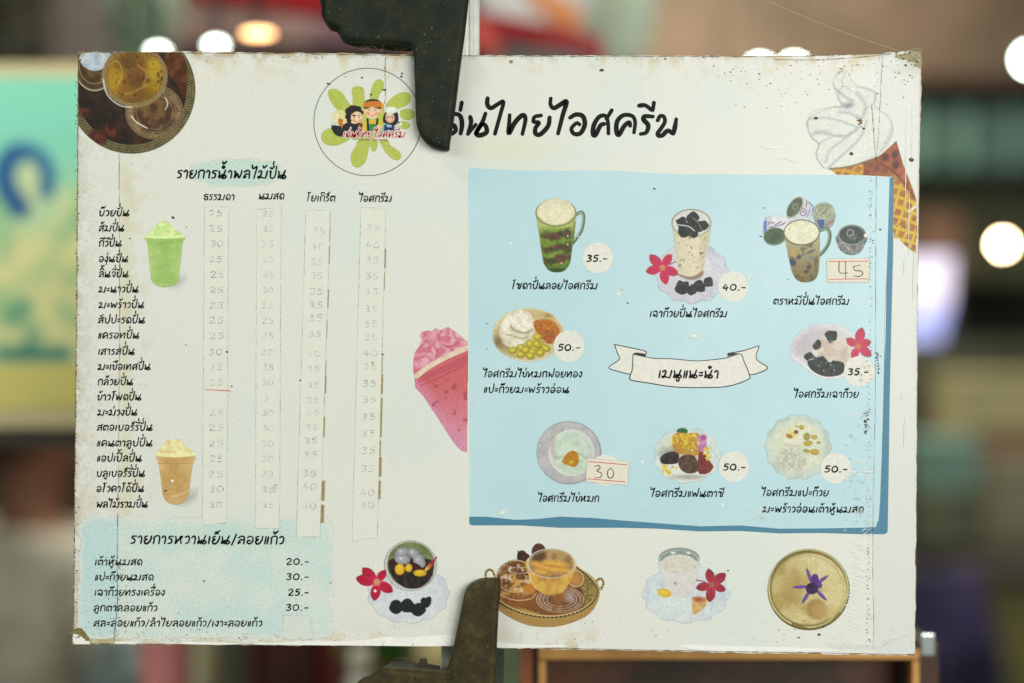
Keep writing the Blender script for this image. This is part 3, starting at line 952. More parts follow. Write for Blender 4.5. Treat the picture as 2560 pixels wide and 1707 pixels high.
flower(p, 680, 915, [(222, 195), (300, 172), (20, 185), (75, 185), (163, 185)], (196, 44, 88), (186, 44, 62))
p.line([(760, 880), (825, 850)], 10, (150, 60, 66))
p.build('printed_jelly_glass', board, ZP, 'picture of a glass topped with black jelly on a scalloped plate with a red flower')

# 3 cans and mug
p = Pic((1700, 400, 3.408), (690, 300, 1610, 1060))


def can(cx, cy, rx, ry, H, top, side, rot=0, lab=True):
    t = math.radians(rot)
    ux, uy = math.sin(t), math.cos(t)
    p.poly([(cx - rx * math.cos(t), cy + rx * math.sin(t)), (cx - rx * math.cos(t) - ux * 0 + ux * H, cy + rx * math.sin(t) + uy * H), (cx + ux * (H + ry), cy + uy * (H + ry)),
            (cx + rx * math.cos(t) + ux * H, cy - rx * math.sin(t) + uy * H), (cx + rx * math.cos(t), cy - rx * math.sin(t))], side, sm=3)
    p.ell(cx, cy, rx, ry, (166, 170, 146), rot=-rot); p.ell(cx, cy, rx * .88, ry * .84, top, rot=-rot)


# left can lying, label up
m1 = p.poly([(716, 520), (760, 485), (850, 476), (922, 505), (928, 560), (900, 640), (720, 660)], p.grad((214, 214, 214), (176, 180, 188), 800, 0, 720, 0), sm=3)
p.poly([(712, 530), (738, 515), (738, 600), (716, 640)], (96, 118, 168), clip=m1, sm=0)
for k in range(5): p.line([(750 + k * 30, 555 - (k % 2) * 14), (768 + k * 32, 530 + (k % 3) * 8)], 9, [(172, 64, 72), (96, 88, 140)][k % 2], sm=0)
p.line([(762, 580), (880, 552)], 8, (90, 96, 140), sm=0)
p.ell(806, 655, 96, 76, (120, 130, 100), rot=-8); p.ell(806, 652, 88, 68, p.two((78, 98, 66), (60, 82, 54), 30, 5), rot=-8)
# standing tilted can
m1 = p.poly([(930, 440), (1040, 330), (1130, 390), (1140, 430), (1110, 510), (1010, 540), (920, 515)], (198, 200, 202), sm=2)
p.poly([(1060, 340), (1130, 385), (1140, 420), (1120, 480), (1130, 400)], (92, 108, 158), sm=1)
p.ell(1052, 448, 30, 34, (110, 100, 150)); p.ell(1052, 448, 22, 26, (206, 206, 210)); p.line([(1040, 450), (1052, 436), (1062, 456)], 7, (156, 70, 84))
p.line([(1080, 360), (1072, 400)], 9, (170, 90, 96), sm=0); p.line([(1110, 410), (1085, 490)], 6, (90, 96, 140), sm=0)
p.ell(980, 408, 56, 104, (164, 168, 146), rot=34); p.ell(976, 406, 48, 94, p.two((96, 106, 82), (74, 86, 66), 24, 6), rot=34)
p.ring(980, 400, 16, 26, 5, (150, 156, 130), rot=34)
# right back can
p.poly([(1146, 450), (1150, 540), (1190, 590), (1260, 590), (1310, 540), (1312, 440)], (146, 154, 138), sm=3)
p.poly([(1160, 515), (1228, 510), (1228, 590), (1190, 585)], (68, 90, 140), sm=1); p.line([(1240, 560), (1305, 520)], 12, (160, 90, 96), sm=0)
p.ell(1226, 436, 90, 72, (170, 174, 148)); p.ell(1226, 436, 80, 62, p.two((128, 136, 108), (168, 172, 142), 26, 8)); p.ring(1215, 440, 26, 18, 6, (96, 106, 80)); p.line([(1180, 470), (1250, 400)], 7, (190, 192, 166), sm=0)
# right can
p.poly([(1345, 640), (1342, 730), (1390, 795), (1460, 814), (1530, 795), (1570, 730), (1585, 650)], p.two((92, 100, 92), (140, 142, 130), 24, 9), sm=3)
for k in range(7): p.line([(1372 + k * 28, 735 + 14 * math.sin(k)), (1382 + k * 26, 770)], 9, [(150, 110, 110), (78, 84, 110), (170, 168, 160)][k % 3], sm=0)
p.ell(1466, 642, 120, 88, (132, 140, 122)); p.ell(1466, 642, 108, 76, p.two((50, 60, 60), (70, 80, 74), 26, 10)); p.ring(1450, 625, 30, 26, 8, (150, 156, 140), rot=-30); p.ring(1464, 655, 22, 18, 6, (120, 128, 112))
p.line([(1478, 670), (1528, 694)], 5, (140, 146, 130), sm=0)
# mug
p.line([(1196, 600), (1250, 588), (1276, 640), (1262, 720), (1222, 780), (1190, 812)], 30, (84, 104, 80)); p.line([(1196, 600), (1250, 592), (1268, 645), (1250, 720), (1196, 798)], 10, (150, 162, 134))
m1 = p.poly([(1036, 670), (910, 660), (890, 655), (905, 740), (930, 860), (955, 960), (1000, 1030), (1080, 1046), (1150, 1020), (1180, 950), (1190, 800), (1190, 665), (1170, 660)], p.grad((168, 160, 122), (118, 104, 60), 0, 700, 0, 1000))
n_ = fbm(p.X, p.Y, 40, 31, 3); p.put(np.clip((n_ - .6) * 10, 0, 1), (92, 78, 40), .7, clip=m1)
for x, y, a_, b_, c_ in ((960, 875, 26, 34, (54, 66, 88)), (1012, 830, 20, 18, (64, 74, 98)), (1110, 785, 34, 9, (70, 78, 92)), (1100, 915, 22, 18, (70, 66, 66)), (1075, 955, 22, 12, (50, 50, 48)), (970, 800, 24, 34, (178, 150, 70)), (1118, 840, 18, 14, (110, 116, 130)), (1040, 980, 26, 14, (150, 116, 60))):
    p.ell(x, y, a_, b_, c_, rot=-25, clip=m1, soft=3)
p.ell(1036, 622, 156, 112, (104, 106, 78)); p.ell(1036, 620, 145, 101, p.two((224, 222, 190), (214, 210, 176), 60, 12))
p.ell(930, 592, 7, 7, (140, 140, 80))
p.build('printed_milk_mug', board, ZP, 'picture of a milky mug surrounded by four small milk cans')

# 4 plate with scoop, ginkgo and golden threads
p = Pic((1150, 740, 2.613), (200, 60, 700, 440))
p.ell(448, 252, 236, 172, (190, 176, 130)); p.ell(450, 248, 230, 166, p.two((204, 190, 148), (190, 172, 122), 60, 2)); p.ring(448, 252, 232, 168, 5, (226, 220, 190))
p.ell(300, 300, 90, 70, (150, 128, 86), soft=25, a=.7)
p.poly([(262, 200), (300, 130), (370, 95), (440, 105), (482, 160), (485, 230), (450, 280), (360, 330), (300, 320), (262, 270)], p.two((226, 220, 198), (200, 190, 158), 44, 4, .3, .7), sm=4)
p.poly([(330, 150), (400, 110), (460, 140), (470, 210), (430, 240), (370, 225), (340, 200)], p.two((212, 200, 170), (232, 228, 210), 30, 14), sm=4, soft=4)
p.line([(325, 160), (335, 205), (372, 232), (430, 244), (472, 222)], 9, (150, 134, 96), soft=4); p.line([(300, 255), (340, 262), (400, 280), (440, 272)], 7, (160, 144, 106), soft=4); p.poly([(270, 190), (310, 135), (340, 130), (330, 190), (290, 230)], (236, 232, 214), sm=3, a=.8, soft=4)
n_ = fbm(p.X, p.Y, 12, 5, 3)
m1 = p.poly([(480, 175), (530, 155), (610, 165), (650, 220), (640, 270), (600, 310), (540, 290), (500, 240)], p.two((196, 128, 36), (158, 84, 30), 11, 5, .3, .7), sm=3)
p.poly([(500, 230), (620, 240), (600, 310), (540, 290)], p.two((168, 96, 46), (140, 70, 34), 10, 6), a=.7, soft=8, clip=m1)
p.ell(575, 132, 24, 14, (168, 130, 70), soft=6)
for x, y in ((508, 272), (458, 312), (402, 335), (345, 352), (398, 380), (430, 350), (492, 340), (530, 318), (562, 340), (475, 362), (460, 388), (525, 370), (505, 315)):
    p.ell(x, y, 29, 22, (134, 118, 24), rot=(x * 7) % 60 - 30); p.ell(x - 2, y - 3, 24, 17, (186, 172, 42), rot=(x * 7) % 60 - 30, soft=3); p.ell(x - 6, y - 7, 8, 5, (214, 206, 110), soft=3)
p.ell(250, 300, 20, 26, (110, 90, 60), soft=12, a=.8, rot=-30)
p.build('printed_ginkgo_plate', board, ZP, 'picture of an oval plate with a pale scoop, ginkgo nuts and golden egg threads')

# 5 bowl with black jelly
p = Pic((1480, 780, 3.136), (1530, 80, 2210, 540))
p.poly([(1545, 300), (1590, 200), (1700, 120), (1830, 94), (1960, 120), (2060, 190), (2110, 290), (2090, 420), (1980, 500), (1860, 525), (1740, 490), (1640, 410), (1560, 360)], p.grad((206, 204, 204), (216, 214, 212), 1560, 0, 2000, 0), sm=4)
p.poly([(1580, 290), (1640, 190), (1760, 130), (1900, 130), (2010, 190), (2060, 300), (2010, 420), (1880, 470), (1760, 440), (1680, 380)], p.grad((176, 168, 170), (204, 198, 196), 1600, 200, 1960, 300), sm=4, soft=14, a=.8)
p.line([(1580, 350), (1700, 440), (1830, 512), (1950, 500)], 10, (222, 222, 218), soft=3)
p.poly([(1735, 300), (1790, 230), (1880, 200), (1970, 215), (2025, 280), (2020, 360), (1960, 400), (1860, 390), (1770, 350)], p.two((214, 208, 190), (196, 178, 160), 60, 4), sm=4)
p.poly([(1870, 240), (1960, 230), (2010, 300), (1980, 370), (1900, 370)], (190, 166, 152), a=.45, soft=25)
m1 = p.poly([(1690, 370), (1760, 345), (1820, 360), (1860, 390), (1920, 380), (1975, 400), (1970, 470), (1900, 500), (1800, 495), (1710, 440)], p.two((40, 44, 38), (62, 66, 56), 24, 3), sm=3)
for x, y, r, s_ in ((1878, 192, 52, 3), (1765, 258, 36, 4), (1705, 345, 40, 5), (1800, 385, 46, 6), (1905, 415, 44, 7)): chunk(p, x, y, r, s_, (42, 48, 44))
p.line([(1700, 372), (1738, 360)], 7, (190, 192, 186), sm=0)
for x, y in ((1775, 415), (1815, 455), (1870, 410), (1900, 450), (1760, 350)): p.ell(x, y, 5, 4, (210, 212, 206))
flower(p, 2085, 262, [(280, 140), (205, 105), (340, 105), (35, 130), (110, 110)], (200, 64, 92), (184, 56, 78), (190, 120, 80))
p.build('printed_jelly_bowl', board, ZP, 'picture of a white oval bowl with black jelly, a scoop and a pink flower')

# 6 dish with egg ice cream
p = Pic((1150, 740, 2.613), (490, 800, 935, 1240))
p.ell(712, 1020, 212, 206, (150, 154, 146), rot=8); p.ell(708, 1018, 205, 200, p.two((184, 180, 176), (170, 168, 170), 60, 3))
p.ell(726, 1020, 148, 150, (206, 204, 192), soft=3); p.ring(730, 1020, 144, 148, 5, (216, 216, 206)); p.ell(738, 1024, 132, 136, p.two((196, 206, 186), (184, 196, 178), 50, 5), soft=4)
p.poly([(620, 960), (650, 900), (700, 885), (745, 905), (760, 960), (800, 1010), (830, 1080), (790, 1150), (720, 1160), (660, 1120), (610, 1040)], p.two((198, 212, 190), (180, 200, 176), 40, 6), sm=4)
p.line([(612, 920), (600, 990), (625, 1050)], 16, (160, 148, 132), soft=10, a=.7)
p.line([(620, 1055), (700, 1040), (760, 1020), (820, 1050)], 7, (150, 164, 140), soft=5, a=.8)
p.poly([(672, 1062), (700, 1022), (735, 1005), (770, 1025), (778, 1070), (765, 1100), (738, 1114), (700, 1100), (668, 1085)], p.two((190, 134, 26), (166, 108, 20), 30, 3), sm=2)
p.ell(728, 1082, 14, 7, (214, 176, 80), soft=3)
p.build('printed_egg_dish', board, ZP, 'picture of a round grey dish of pale ice cream with an egg yolk centre')

# 7 fantasy sundae
p = Pic((1600, 1000, 3.618), (95, 220, 750, 780))
doily(p, 425, 495, 300, 250, p.two((206, 212, 204), (190, 204, 198), 50, 3), 11, .035); p.ell(430, 620, 240, 110, (218, 216, 206), soft=20, a=.8)
p.ell(256, 385, 62, 72, (204, 206, 184), soft=6); p.ell(270, 470, 80, 40, (128, 132, 112), soft=14, a=.8)
p.poly([(180, 520), (230, 475), (310, 458), (350, 480), (345, 560), (270, 575), (200, 570)], p.two((34, 26, 22), (58, 46, 38), 30, 4), sm=3)
p.ell(382, 278, 50, 30, (34, 96, 52))
n_ = fbm(p.X, p.Y, 20, 9, 3)
m1 = p.poly([(290, 330), (340, 290), (430, 295), (520, 295), (540, 360), (560, 450), (500, 500), (400, 490), (310, 450)], p.two((206, 178, 40), (176, 124, 40), 17, 9, .35, .6), sm=3)
p.poly([(300, 400), (420, 440), (560, 440), (520, 500), (400, 490), (310, 450)], p.two((160, 104, 50), (186, 140, 60), 12, 11), a=.8, soft=8)
p.ell(555, 385, 46, 76, p.two((176, 110, 150), (196, 140, 172), 26, 6), rot=-12, soft=3); p.ell(575, 335, 26, 26, (160, 70, 120), soft=5)
p.poly([(530, 480), (575, 470), (640, 560), (664, 600), (620, 655), (560, 665), (525, 640)], p.two((126, 48, 38), (104, 36, 30), 40, 5), sm=3)
p.poly([(345, 560), (370, 505), (440, 488), (500, 510), (530, 580), (520, 640), (440, 660), (370, 625)], p.two((92, 66, 46), (70, 48, 32), 30, 7), sm=3)
for q in range(46):
    a_ = rnd.random(); x, y = (rnd.uniform(190, 330), rnd.uniform(570, 665)) if a_ < .5 else (rnd.uniform(575, 640), rnd.uniform(400, 540)) if a_ < .7 else (rnd.uniform(300, 530), rnd.uniform(300, 410))
    if a_ < .5 and y < 560 + (x - 190) * .35: continue
    p.ell(x, y, rnd.uniform(8, 16), rnd.uniform(8, 14), rnd.choice([(214, 186, 50), (196, 160, 34), (222, 200, 70)]), soft=2)
p.ell(430, 690, 110, 16, (120, 118, 88), soft=8, a=.7)
p.build('printed_sundae', board, ZP, 'picture of a colourful sundae on a scalloped white plate')

# 8 milk bowl with beans
p = Pic((1600, 1000, 3.618), (1115, 110, 1760, 740))
doily(p, 1430, 420, 296, 292, p.two((196, 206, 190), (178, 190, 178), 60, 3), 14, .03)
p.ell(1425, 410, 240, 236, p.two((212, 214, 184), (200, 206, 180), 60, 5), soft=8)
p.ell(1375, 540, 140, 120, p.two((206, 206, 186), (176, 176, 154), 24, 7), soft=8, a=.9); p.ell(1390, 320, 86, 80, (216, 214, 190), soft=8); p.line([(1310, 395), (1380, 410), (1450, 405)], 9, (180, 178, 140), soft=4)
p.ell(1375, 300, 48, 40, (212, 196, 120), soft=8)
for x, y, a_, b_, c_ in ((1350, 322, 30, 18, (178, 118, 50)), (1412, 285, 20, 16, (118, 62, 52)), (1462, 242, 22, 22, (188, 160, 66)), (1508, 325, 30, 34, (160, 144, 60)), (1575, 330, 30, 22, (186, 160, 76)), (1520, 386, 40, 24, (190, 158, 50)), (1615, 380, 18, 14, (176, 154, 60)), (1505, 455, 30, 16, (170, 150, 70)), (1578, 465, 42, 28, (188, 158, 62)), (1420, 235, 18, 8, (196, 176, 100))):
    p.ell(x, y, a_, b_, np.array(c_) * .82, rot=(x % 40) - 10); p.ell(x, y - 2, a_ * .8, b_ * .75, c_, rot=(x % 40) - 10, soft=3)
p.line([(1530, 440), (1570, 425)], 10, (224, 226, 218), sm=0)
p.build('printed_bean_bowl', board, ZP, 'picture of a scalloped glass bowl of milk, coconut and yellow beans')


# 9, 10 blended fruit cups
def cup(C, box, L, Rr, topy, boty, bw, foam, ink, dark, name, label, lip=1):
    p = Pic(C, box, 1.3)
    cx = (L + Rr) / 2
    wd = (Rr - L) / 2
    p.ell(cx + wd * .75, boty - 50, 60, 26, (150, 152, 150), rot=-40, soft=16, a=.6)
    m1 = p.poly([(L, topy), (L + 8, topy + 60), (cx - bw, boty - 120), (cx - bw * .94, boty - 70), (cx - bw * .66, boty - 22), (cx, boty), (cx + bw * .66, boty - 22), (cx + bw * .94, boty - 70), (cx + bw, boty - 120), (Rr - 8, topy + 60), (Rr, topy)], p.two(ink, dark, 90, 5, .3, .75), sm=3)
    p.put(np.clip(1 - np.abs((p.X - cx) / wd) * 1.1, 0, 1) * np.clip((p.Y - topy - 40) / 100, 0, 1), dark, .35, clip=m1)
    p.put(np.clip((np.abs((p.X - cx) / wd) - .6) * 2, 0, 1), np.minimum(np.array(ink) * 1.12, 230), .6, clip=m1)
    p.poly([(L, topy), (Rr, topy), (Rr - 5, topy + 48), (L + 5, topy + 48)], dark, sm=0, a=.35, clip=m1)
    p.line([(L + 8, topy + 52), (Rr - 8, topy + 52)], 7, np.array(dark) * .9, sm=0, a=.5, clip=m1)
    p.poly(foam, p.two(np.minimum(np.array(ink) * 1.15 + 26, 232), np.minimum(np.array(ink) * 1.05 + 12, 220), 34, 8), sm=4)
    p.line([(L - 4, topy - 14), (cx, topy - 4), (Rr + 4, topy - 14)], 26, np.minimum(np.array(ink) * 1.1 + 34, 234))
    return p


p = cup((180, 380, 3.92), (700, 660, 1130, 1350), 732, 1090, 845, 1330, 140,
        [(735, 830), (790, 770), (820, 730), (860, 690), (920, 680), (960, 710), (1000, 760), (1060, 790), (1088, 835), (900, 850)], (170, 196, 118), (146, 182, 92), '', '')
p.build('printed_green_cup', board, ZP, 'picture of a bright green blended drink in a plastic cup')
p = cup((180, 1060, 2.851), (590, 90, 900, 590), 612, 868, 225, 572, 98,
        [(612, 205), (640, 160), (670, 120), (720, 108), (780, 110), (800, 150), (850, 180), (868, 210), (740, 222)], (206, 176, 120), (186, 148, 86), '', '')
p.ell(716, 400, 12, 10, (226, 224, 206)); p.ell(668, 471, 10, 5, (50, 40, 26)); p.line([(720, 510), (800, 490), (835, 470)], 12, (218, 190, 134), soft=4, a=.7)
p.build('printed_orange_cup', board, ZP, 'picture of a pale orange blended drink in a plastic cup')

# 11 pink drink cut off by the blue panel
p = Pic((640, 440, 2.904), (1140, 1080, 1545, 2010))
m0 = (p.X < 1541 - (p.Y - 1200) * .012)
m1 = p.poly([(1152, 1450), (1220, 1600), (1300, 1720), (1390, 1860), (1460, 1960), (1530, 2000), (1700, 1960), (1700, 1200), (1541, 1255)], p.grad((196, 96, 100), (204, 138, 152), 1400, 1500, 1400, 1900), sm=2, clip=m0)
p.put(np.clip(1.2 - ((p.X - 1152) * .86 - (p.Y - 1470) * .56) / 60, 0, 1), (206, 132, 160), .7, clip=m1)
n_ = fbm(p.X, p.Y, 46, 8, 2); p.put(np.clip((n_ - .70) * 14, 0, 1), (150, 60, 66), .6, clip=m1 * (p.Y > 1450))
p.poly([(1160, 1455), (1300, 1400), (1541, 1290), (1541, 1345), (1300, 1450), (1180, 1500)], (176, 78, 88), sm=0, a=.6, clip=m1)
p.line([(1215, 1510), (1350, 1450), (1541, 1355)], 6, (146, 56, 66), sm=3, a=.8, clip=m1)
p.poly([(1150, 1440), (1148, 1300), (1180, 1240), (1205, 1200), (1190, 1150), (1240, 1125), (1280, 1130), (1300, 1110), (1340, 1120), (1390, 1100), (1430, 1120), (1480, 1160), (1510, 1190), (1541, 1210), (1541, 1260), (1400, 1320), (1260, 1390)],
       p.two((220, 162, 170), (200, 112, 128), 34, 9, .38, .62), sm=4, clip=m0)
for pts in ([(1200, 1210), (1240, 1180), (1300, 1250), (1290, 1330)], [(1300, 1140), (1330, 1200), (1400, 1220), (1450, 1190)], [(1180, 1300), (1230, 1290), (1270, 1340)], [(1420, 1120), (1430, 1160), (1490, 1180)]):
    p.line(pts, 14, (222, 174, 180), soft=5, clip=m0, a=.8); p.line([(a + 12, b + 14) for a, b in pts], 9, (172, 70, 92), soft=6, clip=m0, a=.7)
p.line([(1165, 1450), (1250, 1385), (1380, 1310), (1541, 1240)], 36, p.two((222, 204, 176), (212, 186, 160), 50, 4), clip=m0)
p.build('printed_pink_cup', board, 0.00008, 'picture of a tilted pink berry drink cut off by the blue panel')

# 12 round corner photograph of plastic cups
p = Pic((0, 0, 2.613), (500, 330, 1290, 1015))
R0 = np.hypot((p.X - 860), (p.Y - 590))
m0 = np.clip((418 - R0 * np.where(p.Y > 590, 1.0, 1.0)) / p.px, 0, 1) * (p.X > 511) * (p.Y > 344 + (p.X - 512) * .004)
p.put(m0, p.two((58, 38, 22), (30, 20, 12), 90, 2))
an = np.arctan2(p.Y - 590, p.X - 860)
wv = (np.sin(an * 130 + R0 * .16) > .1) | (np.sin(an * 130 - R0 * .16) > .35)
p.put(np.clip((R0 - 355) / 10, 0, 1) * wv, (164, 158, 104), .8, clip=m0 * (p.Y > 345))
p.put(np.clip((R0 - 360) / 10, 0, 1) * np.clip((R0 - 300) / 60, 0, 1), p.two((60, 52, 30), (96, 84, 50), 30, 5), .45, clip=m0)
p.poly([(1080, 350), (1190, 360), (1225, 480), (1210, 640), (1160, 560), (1090, 470)], p.two((96, 56, 24), (70, 36, 14), 40, 6), sm=3, clip=m0)
for x, y, a_, b_ in ((640, 900, 60, 48), (720, 860, 58, 38), (560, 740, 50, 30)): p.ell(x, y, a_, b_, p.two((96, 44, 26), (56, 24, 16), 24, 3), clip=m0, soft=10, rot=30)
p.ell(620, 460, 128, 140, (110, 96, 66), clip=m0); p.ell(620, 455, 118, 130, p.two((98, 70, 34), (66, 46, 22), 40, 9), clip=m0)
p.poly([(522, 372), (560, 346), (720, 346), (705, 400), (665, 455), (600, 465), (540, 430)], p.two((190, 200, 206), (160, 172, 180), 40, 2), sm=3, clip=m0)
p.ring(620, 460, 122, 134, 6, (170, 166, 150), clip=m0); p.ring(620, 440, 100, 110, 4, (150, 140, 116), clip=m0)
p.ell(1010, 735, 190, 178, (92, 66, 38), clip=m0); p.ell(1010, 735, 178, 168, p.two((112, 82, 44), (70, 48, 26), 50, 7), clip=m0)
an2 = np.arctan2(p.Y - 735, p.X - 1010); r2 = np.hypot(p.X - 1010, (p.Y - 735) * 1.06)
p.put(((r2 > 148) & (r2 < 178) & (np.sin(an2 * 90) > 0)) * 1.0, (178, 164, 126), .6, clip=m0)
for r_ in (186, 140, 120): p.ring(1010, 735, r_, r_ * .94, 4, (184, 174, 146), clip=m0, a=.5)
p.line([(860, 760), (890, 800), (960, 840)], 8, (210, 206, 190), clip=m0); p.line([(1080, 640), (1096, 680), (1080, 720)], 6, (214, 210, 196), clip=m0)
m1 = p.ell(880, 500, 212, 200, (124, 100, 56), clip=m0); m1 = p.ell(882, 500, 186, 176, p.two((110, 74, 28), (138, 104, 32), 80, 12), clip=m0)
for x, y, a_, b_, rt, c_ in ((750, 500, 50, 120, 5, (168, 134, 26)), (1005, 460, 60, 80, -20, (178, 150, 34)), (1000, 580, 62, 50, 10, (168, 132, 24)), (900, 480, 60, 90, 20, (120, 78, 34)), (860, 600, 70, 34, 10, (146, 98, 34)), (840, 400, 50, 34, 0, (110, 76, 30))):
    p.ell(x, y, a_, b_, c_, rot=rt, clip=m0 * m1, soft=12, a=.85)
n_ = fbm(p.X, p.Y, 20, 66, 3); p.put(np.clip((n_ - .64) * 9, 0, 1), (60, 44, 16), .7, clip=m1)
for r_, w_ in ((214, 5), (204, 4), (192, 4)): p.ring(880, 500, r_, r_ * .945, w_, (176, 168, 136), clip=m0, a=.5)
p.ell(900, 540, 70, 60, (84, 54, 22), clip=m0 * m1, soft=20, a=.55); p.ell(800, 420, 60, 40, (84, 58, 20), clip=m0 * m1, soft=20, a=.6); p.ell(960, 620, 60, 30, (96, 64, 22), clip=m0 * m1, soft=16, a=.6)
for pts in ([(700, 440), (760, 400), (800, 470), (770, 560)], [(900, 430), (960, 480), (940, 560)], [(820, 620), (880, 600), (960, 560)]): p.line(pts, 7, (196, 170, 80), clip=m0 * m1, soft=4, a=.6)
p.line([(675, 520), (700, 620), (780, 690), (860, 704)], 9, (214, 214, 204), clip=m0, a=.8)
p.build('printed_corner_photo', board, ZP, 'round cropped photograph of longan in clear plastic cups on a basket')

# 13 soft serve drawing and waffle cone
p = Pic((1860, 0, 2.613), (395, 440, 1150, 1560))
sw = [(620, 470), (580, 540), (600, 620), (640, 690), (560, 710), (440, 760), (408, 830), (440, 900), (485, 945), (470, 1010), (500, 1080), (560, 1112), (700, 1090), (800, 1050), (880, 1010), (950, 930), (975, 840), (940, 760), (860, 700), (855, 620), (800, 575), (740, 560), (700, 520), (680, 470)]
m1 = p.poly(sw, (216, 218, 204), soft=3)
g = (150, 150, 156)
for pts, w_, a_ in (([(640, 468), (580, 500), (578, 560), (640, 620), (700, 660)], 12, .7), ([(620, 690), (680, 700), (705, 670)], 22, .6), ([(625, 600), (612, 640), (640, 690)], 8, .5), ([(740, 570), (850, 600), (850, 670), (790, 720)], 8, .5), ([(735, 610), (790, 680), (780, 760), (740, 770)], 16, .55),
                  ([(620, 735), (700, 745), (760, 790)], 12, .6), ([(430, 780), (520, 770), (620, 790), (740, 835)], 9, .6), ([(750, 830), (660, 890), (560, 880), (470, 870)], 10, .6), ([(450, 880), (500, 860), (560, 870)], 16, .5), ([(740, 850), (640, 920), (560, 990), (530, 1060)], 10, .6),
                  ([(485, 945), (560, 900), (640, 890)], 8, .5), ([(800, 790), (760, 900), (660, 1000), (550, 1100)], 10, .7), ([(870, 700), (950, 760), (970, 850), (900, 980)], 18, .5), ([(410, 800), (440, 900), (490, 945), (470, 1020), (520, 1100)], 7, .6), ([(410, 830), (440, 740), (560, 705), (640, 700)], 6, .4), ([(660, 480), (640, 540), (700, 600)], 6, .5)):
    p.line(pts, w_, g, soft=w_ * .5, a=a_)
p.ell(680, 690, 26, 12, (128, 120, 130), soft=8, a=.8)
cone = [(560, 1106), (700, 1092), (860, 1035), (900, 1010), (995, 925), (1040, 1080), (1085, 1190), (1124, 1300), (1132, 1560), (980, 1560), (975, 1350), (975, 1158), (800, 1148), (605, 1143)]
m1 = p.poly(cone, p.grad((196, 150, 50), (206, 168, 34), 0, 1100, 0, 1300), sm=0)
uu = (p.X * .93 + p.Y * .36 + 8 * np.sin(p.Y / 60)); vv = (-p.X * .30 + p.Y * .95 + 8 * np.sin(p.X / 50))
gx = np.abs((uu / 56) % 1 - .5); gy = np.abs((vv / 62) % 1 - .5)
n_ = fbm(p.X, p.Y, 30, 19, 3)
p.put(np.clip((0.36 - np.maximum(gx, gy) + (n_ - .5) * .2) * 14, 0, 1), p.two((140, 76, 42), (168, 104, 44), 40, 3), .85, clip=m1)
dk = np.clip(1 - ((p.X - 860) * .75 + (p.Y - 1160) * 1.0) / 170, 0, 1) * (p.X > 780)
p.put(dk, p.two((142, 72, 34), (116, 56, 34), 50, 7), .8, clip=m1)
p.poly([(860, 1040), (995, 925), (1040, 1080), (1124, 1300), (1060, 1240), (960, 1110)], p.two((134, 62, 36), (166, 88, 44), 30, 9), a=.72, clip=m1, sm=0)
p.line([(880, 1066), (960, 1110), (1050, 1200), (1118, 1310)], 10, (104, 46, 28), soft=4, clip=m1); p.line([(560, 1106), (700, 1088), (860, 1035)], 8, (110, 84, 60), soft=3)
for x, y in ((985, 1012), (925, 1030), (990, 1080)): p.ell(x, y, 22, 26, (84, 44, 30), soft=4, rot=20)
p.poly([(1060, 1390), (1120, 1340), (1128, 1360), (1080, 1392)], (224, 214, 190), sm=0, a=.9)
p.build('printed_soft_serve', board, 0.00005, 'drawing of a white soft serve swirl in a waffle cone')
p = Pic((1700, 400, 3.408), (1810, 560, 2018, 830))
cl = (p.X > 1815)
m1 = p.poly([(1812, 440), (2014, 440), (2008, 798), (1965, 770), (1900, 715), (1850, 655), (1812, 610)], (206, 168, 34), sm=0)
p.put(np.clip((0.36 - np.maximum(np.abs((((p.X * .93 + p.Y * .36) / 72) % 1) - .5), np.abs((((-p.X * .3 + p.Y * .95) / 78) % 1) - .5))) * 14, 0, 1), p.two((132, 74, 46), (160, 100, 50), 40, 3), .85, clip=m1)
p.build('printed_cone_tip', board, 0.00009, 'lower tip of the printed waffle cone')

# 14 bottom jelly cup on doily
CB = (850, 1320, 3.36)
p = Pic(CB, (125, 80, 935, 820))
doily(p, 575, 545, 340, 250, p.two((208, 211, 206), (194, 197, 202), 60, 3), 13, .03, 0); p.ell(590, 620, 260, 130, (210, 214, 212), soft=30, a=.7)
p.ell(592, 312, 222, 214, (148, 148, 138)); p.ell(592, 308, 212, 204, (196, 196, 190)); p.ell(596, 300, 200, 196, p.two((96, 110, 66), (120, 130, 84), 50, 4))
p.ring(592, 300, 206, 198, 5, (186, 190, 176)); p.poly([(415, 350), (420, 260), (560, 250), (760, 260), (785, 340), (760, 440), (680, 495), (560, 500), (470, 440)], p.two((26, 24, 20), (50, 40, 32), 30, 7), sm=4)
for x, y, a_, b_, rt in ((520, 200, 54, 40, -20), (525, 260, 66, 40, 5), (615, 205, 44, 38, 20), (665, 270, 66, 46, 55)): p.ell(x, y, a_, b_, (120, 120, 126), rot=rt); p.ell(x - 3, y - 3, a_ * .85, b_ * .8, (160, 160, 164), rot=rt, soft=6); p.ell(x - 12, y - 10, 9, 7, (214, 214, 214), soft=4)
p.ell(440, 290, 26, 40, (56, 24, 24), rot=10); p.ell(640, 320, 54, 26, (60, 26, 26), rot=30)
for x, y, a_, b_ in ((503, 342, 42, 48), (578, 330, 30, 34), (672, 374, 54, 28)): p.ell(x, y, a_, b_, (190, 140, 24)); p.ell(x - 3, y - 4, a_ * .8, b_ * .8, (222, 182, 50), soft=5)
p.poly([(712, 340), (760, 280), (812, 232), (805, 270), (760, 330), (722, 358)], p.grad((214, 170, 60), (150, 40, 44), 730, 340, 770, 290), sm=3)
p.poly([(540, 430), (560, 420), (565, 480), (545, 476)], (84, 44, 34), sm=2, a=.7)
p.ring(592, 330, 196, 186, 6, (188, 186, 192), clip=(p.Y > 400)); p.ring(592, 316, 214, 206, 4, (206, 206, 206))
